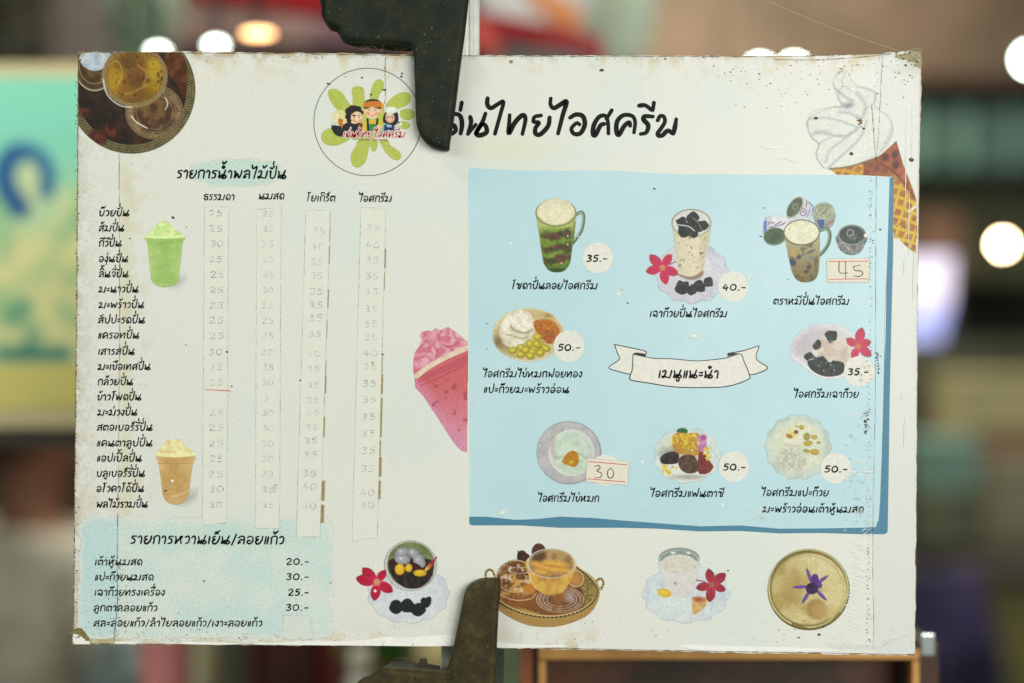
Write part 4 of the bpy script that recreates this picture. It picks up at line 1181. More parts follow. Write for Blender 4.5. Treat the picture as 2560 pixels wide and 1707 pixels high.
for x, y, r, s_ in ((470, 650, 66, 21), (570, 655, 62, 22), (650, 680, 66, 23), (720, 620, 46, 24), (745, 595, 26, 25)): chunk(p, x, y, r, s_, (26, 30, 26))
p.poly([(530, 620), (640, 640), (640, 700), (530, 690)], (28, 32, 28), sm=0)
flower(p, 310, 450, [(222, 170), (303, 125), (188, 178), (95, 155), (28, 155)], (196, 30, 74), (164, 24, 44))
p.ell(296, 523, 12, 12, (236, 230, 226)); p.ell(310, 450, 22, 22, (196, 150, 110), soft=8)
p.build('printed_jelly_cup', board, ZP, 'picture of a jelly cup with beans on a doily beside a red flower, at the board bottom')

# 15 basket with plastic cups
p = Pic(CB, (1200, 100, 2235, 840))
def handle(pts):
    p.line(pts, 20, (176, 150, 84)); P_ = smooth_pts(pts, 5)
    for i in range(0, len(P_) - 1, 3): p.line([P_[i], P_[i + 1] * .5 + P_[i] * .5], 11, (50, 44, 30), sm=0)
handle([(1225, 420), (1225, 370), (1250, 345), (1280, 355), (1300, 400)]); handle([(2150, 450), (2170, 425), (2200, 425), (2212, 465), (2190, 510)])
m1 = p.poly([(1300, 420), (1400, 330), (1600, 290), (1900, 300), (2090, 380), (2180, 500), (2150, 640), (2060, 740), (1880, 810), (1720, 826), (1560, 805), (1400, 730), (1310, 640)], (150, 116, 58), sm=4)
uu = (p.X + p.Y * 1.5) / 30; vv = (p.X - p.Y * 1.5) / 30
p.put(np.clip((np.maximum(np.abs(uu % 1 - .5), np.abs(vv % 1 - .5)) - .33) * 10, 0, 1), (196, 162, 92), .9, clip=m1); p.put(np.clip((.26 - np.maximum(np.abs(uu % 1 - .5), np.abs(vv % 1 - .5))) * 9, 0, 1), (98, 64, 26), .8, clip=m1)
p.ell(1750, 510, 400, 205, p.two((122, 72, 30), (84, 44, 18), 60, 3), rot=6)
p.poly([(1960, 330), (2060, 380), (2150, 480), (2120, 600), (2030, 660), (2050, 560), (2010, 460)], p.two((150, 130, 66), (110, 92, 42), 16, 4), sm=3)
for x, y, r, s_ in ((1670, 195, 60, 3), (1530, 235, 44, 4), (1560, 255, 40, 5)): p.ell(x, y, r, r * 1.2, p.two((74, 42, 26), (44, 24, 16), 14, s_))
p.poly([(1490, 180), (1530, 210), (1500, 260)], (50, 28, 20), sm=0)
for y in range(140, 240, 14): p.line([(1620, y), (1670, y - 12), (1725, y)], 4, (112, 78, 52), clip=(np.hypot(p.X - 1670, (p.Y - 195) / 1.2) < 58) * 1.0)
# left cup
m2 = p.ell(1475, 450, 168, 190, p.two((140, 96, 46), (96, 60, 30), 50, 8)); p.ring(1475, 400, 160, 134, 6, (198, 190, 170)); p.put(np.clip((fbm(p.X, p.Y, 50, 13) - .5) * 7, 0, 1), (204, 156, 76), .85, clip=m2 * (p.Y > 380)); p.put(np.clip((fbm(p.X, p.Y, 34, 15) - .55) * 7, 0, 1), (222, 204, 176), .7, clip=m2)
p.ring(1510, 350, 90, 26, 4, (206, 198, 180)); p.ell(1590, 505, 56, 44, (186, 120, 40), soft=6); p.ell(1480, 610, 170, 60, (132, 78, 28), soft=8, a=.85); p.line([(1350, 560), (1470, 600), (1600, 590), (1650, 540)], 6, (214, 190, 150))
# small right cup
p.ell(1980, 420, 74, 76, (150, 112, 60)); p.ring(1980, 420, 66, 66, 5, (206, 190, 158)); p.ell(1975, 425, 46, 40, (182, 126, 60), soft=8)
# lower cup
p.poly([(1645, 610), (1680, 720), (1900, 730), (2010, 690), (2050, 600)], (120, 74, 34), sm=2)
p.ell(1848, 595, 200, 112, p.two((130, 92, 62), (96, 62, 38), 40, 5)); 
for r_ in (196, 170, 140, 108): p.ring(1848, 595, r_, r_ * .55, 5, (196, 176, 148), a=.8)
p.poly([(1780, 560), (1900, 520), (1890, 600), (1800, 640)], (150, 92, 44), a=.7, soft=14); p.ell(1930, 570, 36, 44, (176, 170, 172), a=.6, soft=10)
# main cup
m3 = p.poly([(1575, 250), (1590, 400), (1640, 500), (1740, 555), (1850, 545), (1900, 500), (1960, 380), (1980, 300)], p.grad((190, 148, 70), (206, 158, 66), 0, 250, 0, 540), sm=3)
p.put(np.clip((fbm(p.X, p.Y, 60, 33) - .45) * 5, 0, 1), (222, 168, 78), .8, clip=m3 * (p.Y < 460)); p.put(np.clip((fbm(p.X, p.Y, 70, 35) - .52) * 5, 0, 1), (150, 96, 40), .6, clip=m3)
p.poly([(1600, 400), (1700, 440), (1850, 430), (1940, 400), (1900, 500), (1850, 545), (1740, 555), (1640, 500)], p.two((206, 168, 78), (180, 134, 56), 50, 3), a=.6, soft=14, clip=m3)
p.ell(1776, 292, 200, 120, p.two((176, 142, 88), (140, 108, 62), 60, 6)); p.ell(1670, 225, 60, 60, (70, 42, 26), a=.7, soft=8)
for x, y in ((1650, 300), (1720, 325), (1800, 345), (1850, 300), (1760, 290), (1880, 350), (1700, 365)): p.ell(x, y, 54, 24, (214, 158, 66), soft=7, rot=12); p.line([(x - 40, y + 18), (x + 40, y + 26)], 5, (150, 90, 40), soft=4, a=.8)
p.ring(1776, 292, 200, 122, 7, (214, 206, 188)); p.ring(1776, 300, 190, 114, 4, (176, 160, 130)); p.line([(1580, 300), (1600, 420), (1650, 510)], 5, (222, 208, 180), a=.8)
# rim
R_ = [(1342, 610), (1420, 660), (1560, 712), (1720, 736), (1880, 728), (2030, 680), (2130, 600), (2160, 500), (2090, 400), (1990, 320)]
p.line(R_, 17, (208, 180, 118)); P_ = smooth_pts(R_, 9)
for i in range(0, len(P_) - 1, 2): p.line([P_[i] + (0, 7), P_[i + 1] + (0, 7)], 12, (34, 34, 22), sm=0)
p.build('printed_basket', board, ZP, 'picture of a woven basket of plastic fruit cups, beside the lower clamp')

# 16 milk cup on doily
p = Pic((1550, 1320, 2.94), (150, 130, 830, 715))
doily(p, 485, 480, 318, 212, p.two((204, 212, 208), (190, 200, 204), 50, 3), 12, .035); p.ell(400, 560, 200, 100, (210, 218, 208), soft=25, a=.7)
p.ell(434, 222, 152, 84, (196, 204, 198)); p.ell(434, 215, 148, 74, (132, 142, 132)); 
for x in (390, 505): p.ell(x, 178, 18, 8, (222, 224, 214), soft=2)
m1 = p.poly([(290, 240), (325, 380), (350, 460), (400, 505), (480, 508), (530, 480), (555, 400), (575, 240)], p.grad((214, 212, 202), (206, 200, 192), 300, 0, 560, 480), sm=3)
p.ell(432, 258, 130, 68, p.two((210, 206, 188), (200, 196, 178), 30, 5)); p.ring(432, 240, 146, 82, 5, (180, 188, 182)); p.ell(405, 400, 10, 12, (180, 130, 130), soft=4)
p.ell(326, 472, 52, 32, (206, 172, 46), rot=12); p.ell(320, 466, 36, 20, (222, 192, 70), soft=5, rot=12)
p.poly([(530, 520), (545, 500), (600, 515), (650, 500), (640, 550), (600, 600), (550, 632), (530, 620)], p.two((208, 184, 120), (196, 150, 90), 20, 3), sm=3); p.ell(580, 520, 40, 20, (166, 84, 56), soft=6)
flower(p, 675, 412, [(255, 120), (318, 130), (20, 108), (95, 128), (165, 118)], (176, 48, 66), (134, 32, 44), (150, 100, 80))
p.line([(560, 378), (620, 388)], 9, (150, 70, 80))
p.build('printed_milk_cup', board, ZP, 'picture of a cup of fresh milk on a doily beside a dark red flower')

# 17 golden bowl with purple flower
p = Pic((1550, 1320, 2.94), (1075, 135, 1700, 755))
p.ell(1386, 448, 302, 299, (98, 84, 34)); p.ell(1384, 440, 297, 292, (170, 160, 92)); p.ell(1386, 438, 286, 280, (122, 106, 50))
p.ell(1388, 445, 276, 262, p.two((178, 156, 92), (202, 188, 134), 130, 4, .35, .6), soft=3)
p.poly([(1300, 300), (1330, 240), (1430, 210), (1540, 250), (1560, 320), (1450, 340), (1360, 310)], p.two((196, 184, 126), (206, 198, 150), 40, 6), a=.8, soft=7)
p.ell(1440, 590, 70, 74, (160, 128, 66), rot=10, soft=7); p.ell(1470, 600, 50, 60, (176, 148, 88), rot=10, soft=12, a=.8); p.poly([(1600, 430), (1640, 380), (1660, 460), (1600, 620), (1540, 660), (1570, 540)], (206, 196, 136), a=.6, soft=16)
p.ell(1250, 420, 100, 150, (150, 122, 60), soft=50, a=.6); p.ring(1384, 440, 290, 284, 5, (206, 200, 150)); p.ring(1380, 452, 262, 252, 4, (150, 136, 80), a=.8)
p.line([(1110, 360), (1170, 250), (1280, 180), (1400, 160)], 7, (70, 64, 28), a=.8); p.line([(1270, 700), (1400, 738), (1530, 700), (1620, 620)], 18, (110, 96, 42), a=.9)
for ang, L in ((252, 145), (325, 145), (178, 150), (122, 150), (45, 150)):
    t = math.radians(ang); cx, cy = 1415, 425
    p.poly([(cx, cy), (cx + math.cos(t - .16) * L * .6, cy + math.sin(t - .16) * L * .6), (cx + math.cos(t) * L, cy + math.sin(t) * L), (cx + math.cos(t + .16) * L * .6, cy + math.sin(t + .16) * L * .6)], (112, 82, 140), sm=3)
    p.line([(cx, cy), (cx + math.cos(t) * L * .9, cy + math.sin(t) * L * .9)], 6, (80, 50, 116), sm=0)
p.ell(1432, 370, 28, 38, (76, 40, 120)); p.ell(1460, 415, 26, 24, (88, 50, 130)); p.ell(1410, 440, 46, 42, (50, 28, 76)); p.ell(1400, 420, 24, 20, (30, 18, 44))
p.build('printed_golden_bowl', board, ZP, 'picture of a golden bowl with a purple flower')

# 18 shop logo ---------------------------------------------------------------
CL = (780, 180, 6.032)
p = Pic(CL, (-10, -70, 1700, 1590), 1.15)
G_ = (178, 188, 84)
p.ell(800, 740, 360, 290, G_)
for pts in ([(240, 330), (270, 272), (350, 262), (440, 310), (520, 420), (560, 480), (620, 560), (420, 590), (300, 480)], [(602, 300), (620, 240), (700, 224), (770, 250), (790, 340), (780, 520), (630, 520), (615, 400)],
            [(905, 240), (960, 140), (1030, 118), (1085, 180), (1075, 260), (1010, 360), (980, 460), (865, 450)], [(1110, 520), (1200, 400), (1330, 320), (1450, 320), (1492, 390), (1450, 490), (1300, 560), (1180, 560)],
            [(1325, 640), (1350, 580), (1450, 562), (1535, 600), (1545, 670), (1480, 725), (1370, 720)], [(1300, 800), (1330, 750), (1420, 750), (1475, 800), (1450, 860), (1380, 868), (1310, 840)],
            [(145, 960), (200, 880), (330, 850), (520, 880), (620, 960), (520, 1050), (360, 1115), (220, 1100), (150, 1040)], [(700, 1040), (860, 1040), (850, 1200), (800, 1370), (700, 1445), (620, 1420), (585, 1330), (600, 1220), (660, 1130)],
            [(880, 1040), (985, 1040), (975, 1160), (930, 1205), (892, 1170)], [(1020, 1040), (1150, 1040), (1180, 1110), (1300, 1190), (1345, 1270), (1310, 1335), (1220, 1320), (1110, 1220), (1060, 1130)]):
    p.poly(pts, p.two(G_, (172, 182, 80), 60, 3), sm=4)
p.ell(430, 690, 125, 110, (216, 206, 140)); p.ring(350, 690, 34, 56, 14, (232, 226, 196), rot=20); p.ell(315, 790, 36, 30, (196, 210, 196))
p.poly([(288, 815), (420, 820), (480, 850), (480, 975), (400, 975), (330, 930)], (36, 34, 32), sm=2)
p.poly([(400, 710), (470, 730), (460, 780), (490, 810), (480, 880), (450, 885), (440, 830), (405, 800)], (186, 112, 40), sm=3)
SK = (232, 196, 158)
# left figure
p.poly([(480, 800), (600, 760), (700, 760), (790, 830), (790, 960), (560, 990), (440, 960)], (36, 36, 38), sm=3); p.poly([(700, 800), (780, 830), (790, 940), (700, 940)], (176, 84, 60), sm=2); p.line([(750, 800), (745, 950)], 26, (36, 42, 70), sm=0)
p.ell(645, 680, 100, 108, SK)
for x, y, r in ((560, 600, 60), (600, 560, 50), (650, 550, 40), (700, 570, 48), (745, 620, 34), (545, 680, 46), (560, 740, 36), (620, 590, 60), (690, 590, 50)): p.ell(x, y, r, r, (38, 32, 30))
p.ell(680, 690, 82, 88, SK, a=1); 
for x in (640, 712): p.line([(x - 18, 666), (x, 655), (x + 18, 662)], 7, (40, 30, 28)); p.ell(x, 690, 10, 7, (50, 34, 30)); p.ell(x + (-8 if x < 700 else 22), 738, 18, 16, (212, 134, 112), soft=4)
p.line([(650, 750), (680, 765), (710, 748)], 6, (170, 80, 66))
# middle figure
p.poly([(770, 800), (820, 740), (1010, 740), (1060, 800), (1060, 900), (770, 900)], (214, 180, 50), sm=3); p.poly([(855, 790), (980, 790), (990, 900), (860, 900)], (58, 134, 56), sm=0)
p.line([(838, 720), (848, 900)], 34, (34, 40, 64), sm=0); p.line([(988, 720), (975, 870)], 34, (34, 40, 64), sm=0)
p.ell(908, 600, 108, 112, SK); p.ell(798, 600, 24, 28, (222, 176, 138)); p.ell(1042, 590, 24, 28, (222, 176, 138))
p.poly([(790, 560), (800, 450), (900, 416), (1000, 430), (1050, 480), (1045, 560)], (38, 32, 30), sm=3); p.ell(910, 610, 100, 84, SK)
p.poly([(776, 520), (785, 468), (880, 446), (1000, 446), (1050, 476), (1060, 540), (900, 534), (790, 540)], (200, 118, 42), sm=2); p.poly([(1045, 470), (1085, 500), (1080, 600), (1050, 540)], (206, 160, 50), sm=2)
for x in (862, 960): p.line([(x - 22, 560), (x, 545), (x + 22, 552)], 9, (40, 30, 28)); p.line([(x - 16, 588), (x, 580), (x + 16, 586)], 8, (44, 32, 30)); p.ell(x + (-16 if x < 900 else 26), 634, 22, 20, (212, 130, 108), soft=4)
p.line([(880, 652), (920, 672), (960, 645)], 8, (180, 90, 72)); p.line([(912, 575), (905, 610)], 5, (206, 160, 128), sm=0)
p.ell(1010, 830, 40, 34, (226, 190, 156))
# right figure
p.poly([(1060, 850), (1090, 790), (1150, 790), (1240, 800), (1270, 900), (1060, 900)], (130, 170, 190), sm=3); p.poly([(1095, 800), (1235, 800), (1240, 900), (1085, 900)], (36, 46, 80), sm=0); p.poly([(1125, 790), (1210, 790), (1200, 840), (1130, 840)], (150, 180, 206), sm=0)
p.poly([(1070, 740), (1085, 650), (1130, 600), (1270, 600), (1305, 680), (1295, 780), (1240, 812), (1100, 780)], (38, 34, 32), sm=3); p.ell(1178, 690, 72, 84, SK); p.poly([(1180, 600), (1270, 620), (1280, 740), (1240, 660)], (38, 34, 32), sm=2)
p.ell(1190, 590, 98, 44, (214, 220, 208)); p.ell(1190, 565, 80, 34, (226, 228, 216))
for x in (1140, 1215): p.ring(x, 686, 26, 20, 5, (60, 48, 40)); p.ell(x, 688, 7, 5, (50, 36, 30)); p.ell(x, 730, 14, 12, (212, 134, 112), soft=4)
p.line([(1150, 748), (1178, 760), (1206, 746)], 6, (170, 80, 66)); p.ell(1320, 790, 38, 34, (216, 220, 210)); p.ell(1308, 772, 16, 18, (84, 96, 110)); p.ell(1280, 820, 30, 24, (226, 192, 158))
p.poly([(610, 1000), (690, 990), (700, 1020), (630, 1030)], (134, 176, 84), sm=2)
lg = p.build('shop_logo', board, ZP, 'round shop logo with three cartoon people on a lime green splash')
a = Acc()
ribbon(a, circle(919, 306, 134.3, 60) + [(1053.3, 306)], 1.7, 0.00022, rgba((60, 62, 50)), n=2, taper=0)
a.build('logo_ring', print_mat('black_ink'), lg)
for wd_, c_, z_ in ((6.0, (222, 216, 204), 0.00023), (2.6, (172, 44, 52), 0.00026)):
    write('เด่นไทยไอศครีม', 857, 1011, 344, 14.5, wd_, c=c_, z=z_, slant=.3, parent=lg, name='logo_lettering', m=print_mat('printed_flat', alpha=False, grain=.07, gscale=520))
write('Denthai Ice-cream', 897, 969, 352.5, 5.2, 1.1, c=(150, 50, 40), z=0.00026, slant=.25, parent=lg, name='logo_lettering', m=print_mat('printed_flat', alpha=False, grain=.07, gscale=520))
# ------------------------------------------------------------------ wear: seams, grime flecks, film wrinkles, torn corners
wear = print_mat('grime', alpha=True, grain=0.3, rough=0.7)
a = Acc()


def seam(pts, w, c, al, seed, step=14):
    q = random.Random(seed)
    P = smooth_pts(pts, 10)
    P = [p for i, p in enumerate(P)]
    for i in range(len(P) - 1):
        m_ = max(1, int(np.hypot(*(P[i + 1] - P[i])) / step))
        for k in range(m_):
            p0 = P[i] + (P[i + 1] - P[i]) * k / m_
            p1 = P[i] + (P[i + 1] - P[i]) * (k + 1) / m_
            ribbon(a, [tuple(p0 + (q.uniform(-.5, .5), 0)), tuple(p1 + (q.uniform(-.5, .5), 0))], w * q.uniform(.6, 1.5), 0.00050, rgba(c, al * q.uniform(.3, 1.1)), n=2, taper=0)


seam([(298.5, 386), (299, 600), (299.5, 800), (298, 1000), (296, 1200), (294, 1350), (294, 1400)], 1.5, (110, 96, 56), .7, 1)
seam([(294, 1400), (294, 1500), (288, 1570), (284, 1605)], 1.8, (104, 90, 52), .7, 2)
seam([(2206, 140), (2202, 220), (2198, 300), (2193, 380), (2191, 430), (2189, 600), (2189, 800), (2188, 1000), (2184, 1200), (2182, 1400), (2184, 1560), (2182, 1620)], 1.2, (112, 92, 60), .6, 3)
seam([(2179, 262), (2184, 330), (2190, 400)], 1.6, (84, 60, 40), .7, 4)
seam([(964, 146), (963, 180), (964, 230), (962, 262)], 2.2, (146, 142, 100), .7, 5, 5)
seam([(1935, 150), (2040, 151), (2100, 148), (2160, 143), (2228, 136)], 1.5, (110, 90, 60), .8, 6)
seam([(196, 133), (700, 135), (1100, 140.5), (1860, 142.5), (2228, 135)], 1.8, (104, 84, 52), .7, 7)
seam([(183, 1607), (700, 1610.5), (1133, 1612.5), (1500, 1621), (2285, 1635)], 2.2, (104, 86, 58), .7, 8)
seam([(196, 140), (192, 750), (188, 1130), (184, 1606)], 2.6, (110, 84, 48), .75, 9, 9)
seam([(2303, 150), (2296, 600), (2292, 1200), (2288, 1630)], 1.6, (140, 120, 84), .6, 10)
seam([(2300, 160), (2293, 600), (2290, 1200)], 1.2, (230, 226, 210), .5, 11)
o = a.build('film_seam', wear, board); o['kind'] = 'stuff'; o['label'] = 'brown dirt lines along the laminate seams and the board edges'

a = Acc()
q = random.Random(21)


def fleck(x, y, r, c, al=1.0, k=6):
    r *= .8
    t0 = q.random() * 6
    e = q.uniform(1, 1.7)
    pts = [(x + r * e * math.cos(t0 + 2 * math.pi * i / k) * q.uniform(.6, 1.2), y + r * math.sin(t0 + 2 * math.pi * i / k) * q.uniform(.6, 1.2)) for i in range(k)]
    a.add([bp(px_, py_, 0.00056 + 1e-5 * (len(a.v) % 7)) for px_, py_ in pts], [tuple(range(k))], rgba(c, al))


BR = [(106, 80, 38), (134, 102, 48), (74, 64, 36), (158, 122, 64), (84, 70, 48), (56, 52, 36)]
for _ in range(230):                                             # along the top edge
    fleck(q.uniform(200, 2290), 138 + abs(q.gauss(0, 9)), q.uniform(.6, 2.0), q.choice(BR), q.uniform(.4, .9))
for _ in range(120):
    fleck(q.uniform(1780, 2300), 150 + abs(q.gauss(0, 60)), q.uniform(.8, 2.6), q.choice([(150, 104, 50), (134, 102, 48), (170, 120, 64), (150, 84, 44), (84, 66, 38)]), q.uniform(.4, .9))
for _ in range(160):
    fleck(188 + abs(q.gauss(0, 5)), q.uniform(140, 1600), q.uniform(.8, 2.6), q.choice(BR), q.uniform(.4, .95))
for _ in range(170):
    fleck(198 + abs(q.gauss(0, 38)), q.uniform(400, 1600), q.uniform(.5, 1.3), q.choice(BR), q.uniform(.2, .7))
for _ in range(130):
    fleck(q.gauss(322, 22), q.uniform(390, 1560), q.uniform(.5, 1.5), q.choice(BR), q.uniform(.2, .75))
for _ in range(120):
    fleck(q.uniform(190, 620), 1600 - abs(q.gauss(0, 36)), q.uniform(.7, 2.2), q.choice(BR), q.uniform(.35, .9))
for _ in range(110):
    fleck(q.uniform(600, 2280), 1612 - abs(q.gauss(0, 40)), q.uniform(.6, 2.0), q.choice(BR), q.uniform(.3, .9))
for _ in range(150):
    fleck(q.gauss(292, 10), q.uniform(1380, 1600), q.uniform(.7, 2.2), (96, 90, 40), q.uniform(.3, .8))
for _ in range(210):                                             # mouldy line inside the right seam
    yy = q.choice((q.uniform(440, 700), q.uniform(700, 1330), q.uniform(1330, 1620)))
    fleck(q.gauss(2176 - (yy > 900) * 6, 3.0), yy, q.uniform(.6, 2.1), q.choice([(60, 74, 44), (44, 54, 34), (100, 92, 50)]), q.uniform(.4, .95))
for _ in range(40):
    fleck(q.gauss(2165, 3), q.uniform(1030, 1085), q.uniform(1.0, 2.8), (38, 48, 30), q.uniform(.6, 1))
for _ in range(34):
    fleck(q.gauss(2194, 3), q.uniform(880, 935), q.uniform(1.0, 2.6), (40, 50, 30), q.uniform(.6, 1))
for _ in range(260):
    fleck(q.uniform(210, 2280), q.uniform(160, 1600), q.uniform(.35, 1.1), q.choice(BR), q.uniform(.25, .8))
for x, y, r in ((433, 545, 4), (467, 569, 2), (325, 597, 2.5), (465, 861, 2), (567, 878, 3.4), (580, 964, 3), (751, 949, 2.6), (932, 905, 2.8), (955, 884, 2), (959, 884, 2), (1103, 158, 3), (1278, 155, 6), (1504, 177, 5), (1663, 149, 4), (1636, 473, 3), (1569, 759, 2.6),
                (1911, 521, 2.4), (1902, 592, 3), (1970, 700, 2), (2200, 575, 3), (2150, 303, 6), (2128, 386, 6), (2278, 400, 8), (2040, 296, 5), (2143, 600, 3), (510, 1451, 2.6), (1079, 1388, 2), (826, 1455, 2), (1218, 810, 2), (1219, 870, 2), (2058, 1565, 3), (1996, 1592, 4), (2047, 1585, 4),
                (880, 282, 4), (885, 290, 3), (864, 193, 2), (928, 238, 3), (961, 226, 4), (1004, 193, 4), (1005, 185, 3), (822, 211, 5), (1820, 1425, 3), (905, 195, 3)):
    fleck(x, y, r, q.choice(BR), .9, 8)
for _ in range(9): fleck(q.gauss(2151, 5), q.gauss(300, 10), q.uniform(1.5, 3.5), (70, 44, 22), .9)
o = a.build('dirt_fleck', wear, board); o['kind'] = 'stuff'; o['label'] = 'brown grime and mould flecks on the board'

a = Acc()
for _ in range(150):                                             # missing print and stuck paper dots on the blue panel
    fleck(q.uniform(1180, 2200), q.uniform(440, 1300), q.choice((q.uniform(.6, 1.8), q.uniform(.6, 1.6), q.uniform(1.6, 3.4))), (220, 222, 208), q.uniform(.25, .85), 7)
for x, y, r in ((1740, 840, 9), (1729, 843, 6), (1876, 693, 6), (1550, 735, 4), (1548, 736, 6), (1606, 1154, 6), (1420, 612, 3), (1276, 610, 4), (1807, 1261, 5), (2170, 570, 5), (2165, 590, 6), (1900, 1270, 6), (1255, 1278, 8), (1874, 700, 4)):
    fleck(x, y, r, (226, 226, 212), .9, 9)
for _ in range(40): fleck(q.uniform(1860, 1920), q.uniform(1270, 1300), q.uniform(1, 3), (216, 216, 200), .5)
for _ in range(60): fleck(q.uniform(2110, 2186), q.uniform(1020, 1330), q.uniform(2, 7), (206, 218, 200), .35)
for _ in range(16): fleck(q.gauss(2166, 9), q.gauss(925, 18), q.uniform(2, 5), q.choice([(214, 206, 170), (228, 228, 216)]), .5)
o = a.build('scuff_fleck', wear, board); o['kind'] = 'stuff'; o['label'] = 'white scuffs where the print has rubbed off'

# torn white patches of bare paper at the corners and lower edge
for pts, lb in (([(182, 1585), (190, 1584), (206, 1592), (224, 1603), (222, 1608), (190, 1608), (184, 1604)], 'bare white torn bottom left corner'),
                ([(285, 1606), (296, 1602), (325, 1601), (345, 1607), (300, 1608)], None),
                ([(455, 1608), (470, 1602), (500, 1603), (540, 1604), (600, 1607), (560, 1610)], None),
                ([(640, 1609), (700, 1604), (800, 1601), (900, 1599), (960, 1590), (1000, 1593), (1060, 1589), (1135, 1586), (1134, 1612), (900, 1612)], 'long white torn strip on the lower edge'),
                ([(1243, 1604), (1300, 1609), (1420, 1612), (1380, 1617), (1243, 1616)], None),
                ([(1700, 1610), (1820, 1613), (1960, 1616), (2100, 1624), (1950, 1627), (1760, 1624)], None)):
    o = layer('torn_edge', pts, 0.00052, (228, 228, 216), lb, smooth=4, m=mat('bare_paper', (232, 231, 220), 0.7, var=0.05, scale=300))
a = Acc()
flat(a, [(174, 1580), (186, 1572), (202, 1568), (214, 1580), (226, 1598), (214, 1594), (196, 1584), (184, 1583)], 0.00058, rgba((124, 112, 66), .95), 4)
for _ in range(14):
    fleck(q.uniform(180, 222), q.uniform(1572, 1600), q.uniform(1, 3), (84, 74, 34), .8)
o = a.build('corner_tape', wear, board); o['kind'] = 'stuff'; o['label'] = 'dirty peeling tape at the bottom left corner'
a = Acc()
flat(a, [(2268, 134), (2278, 126), (2300, 134), (2304, 150), (2303, 172), (2292, 168), (2284, 158), (2262, 150), (2240, 146), (2240, 138)], 0.00058, rgba((166, 156, 116), .75), 4)
for _ in range(26):
    fleck(q.uniform(2240, 2302), q.uniform(130, 168), q.uniform(1.5, 4), q.choice([(70, 66, 40), (110, 96, 50), (216, 212, 190)]), .85)
for _ in range(10):
    x = q.uniform(2280, 2304); ribbon(a, [(x, 134), (x + q.uniform(-3, 3), 127), (x + q.uniform(-5, 6), 122)], .8, 0.0006, rgba((170, 158, 120)), n=3)
o = a.build('corner_tape', wear, board); o['kind'] = 'stuff'; o['label'] = 'dirty crumpled tape at the top right corner'

# wrinkles in the clear film: real little folds with a ridge, coloured whiter to carry their highlights
film = mat('highlight_white_film', (228, 231, 222), 0.2, var=0.02, scale=60, spec=0.8, coat=0.8)


def fold(acc, pts, w, h):
    P = smooth_pts(pts, 6)
    v, f = [], []
    for i, p in enumerate(P):
        d = P[min(i + 1, len(P) - 1)] - P[max(i - 1, 0)]
        d = d / (np.hypot(*d) + 1e-9)
        nr = np.array((-d[1], d[0]))
        t = math.sin(math.pi * min(max(i / (len(P) - 1), .03), .97))
        for k, hh in ((-1, 0.00048), (-.3, 0.00048 + h * t), (.3, 0.00048 + h * t * .8), (1, 0.00048)):
            v.append(bp(*(p + nr * k * w * .5 * t), hh))
        if i:
            b = 4 * (i - 1)
            f += [(b + j, b + j + 1, b + j + 5, b + j + 4) for j in range(3)]
    acc.add(v, f)


a = Acc()
for k in range(26):
    y = 1352 + k * 8.3 + q.uniform(-2, 2)
    x = 2128 - k * .8 + q.uniform(-6, 12)
    L = q.uniform(16, 46)
    fold(a, [(x, y), (x + L * .5, y + L * .12), (x + L, y + L * .34)], q.uniform(2.0, 3.6), .0003)
for k in range(34):
    y = 1180 + k * 5 + q.uniform(-3, 3)
    x = 2160 + q.uniform(-14, 10)
    fold(a, [(x, y), (x + 7, y - 5), (x + 15, y - 9)], q.uniform(1.4, 2.6), .00025)
for k in range(16):
    x = 2060 + k * 7
    fold(a, [(x, 1606 + q.uniform(-6, 6)), (x + 14, 1612), (x + 30, 1624)], q.uniform(1.5, 2.6), .0003)
for k in range(9):
    x = 2066 + q.uniform(0, 110); fold(a, [(x, 1560 + q.uniform(0, 40)), (x + 20, 1576 + q.uniform(0, 30))], 2, .0003)
fold(a, [(2186, 1625), (2215, 1600), (2250, 1586), (2286, 1572)], 5.5, .0006)
fold(a, [(2192, 1628), (2222, 1604), (2255, 1590), (2284, 1580)], 3, .0004)
for x0, y0, y1 in ((2266, 265, 560), (2281, 262, 420), (2274, 470, 640), (2285, 620, 760), (2262, 640, 690), (2262, 1040, 1120), (2215, 700, 900), (2256, 980, 1000)):
    fold(a, [(x0, y0), (x0 - 2, (y0 + y1) / 2), (x0 - 3, y1)], 2.6, .00035)
for x, y, L in ((2265, 545, 18), (2270, 535, 22), (2262, 700, 14), (2258, 1210, 20), (2240, 1120, 18), (2262, 880, 14)): fold(a, [(x, y), (x + L, y - L * .4)], 3, .0004)
for x, y in ((2120, 1030), (2140, 1040), (2135, 1150), (2110, 1175), (2150, 1175)): fold(a, [(x, y), (x + 22, y + 4), (x + 40, y - 3)], 4, .0003)
for pts in ([(1935, 400), (1960, 395), (1990, 410)], [(1900, 366), (1925, 372), (1950, 368)], [(880, 366), (1000, 372)], [(1590, 1240), (1605, 1258), (1622, 1262)]): fold(a, pts, 3.5, .0003)
o = a.build('film_wrinkle', film, board, smooth=False); o['kind'] = 'stuff'; o['label'] = 'shiny wrinkles in the clear film down the right edge, whitened for their highlights'

# ------------------------------------------------------------------ clamps


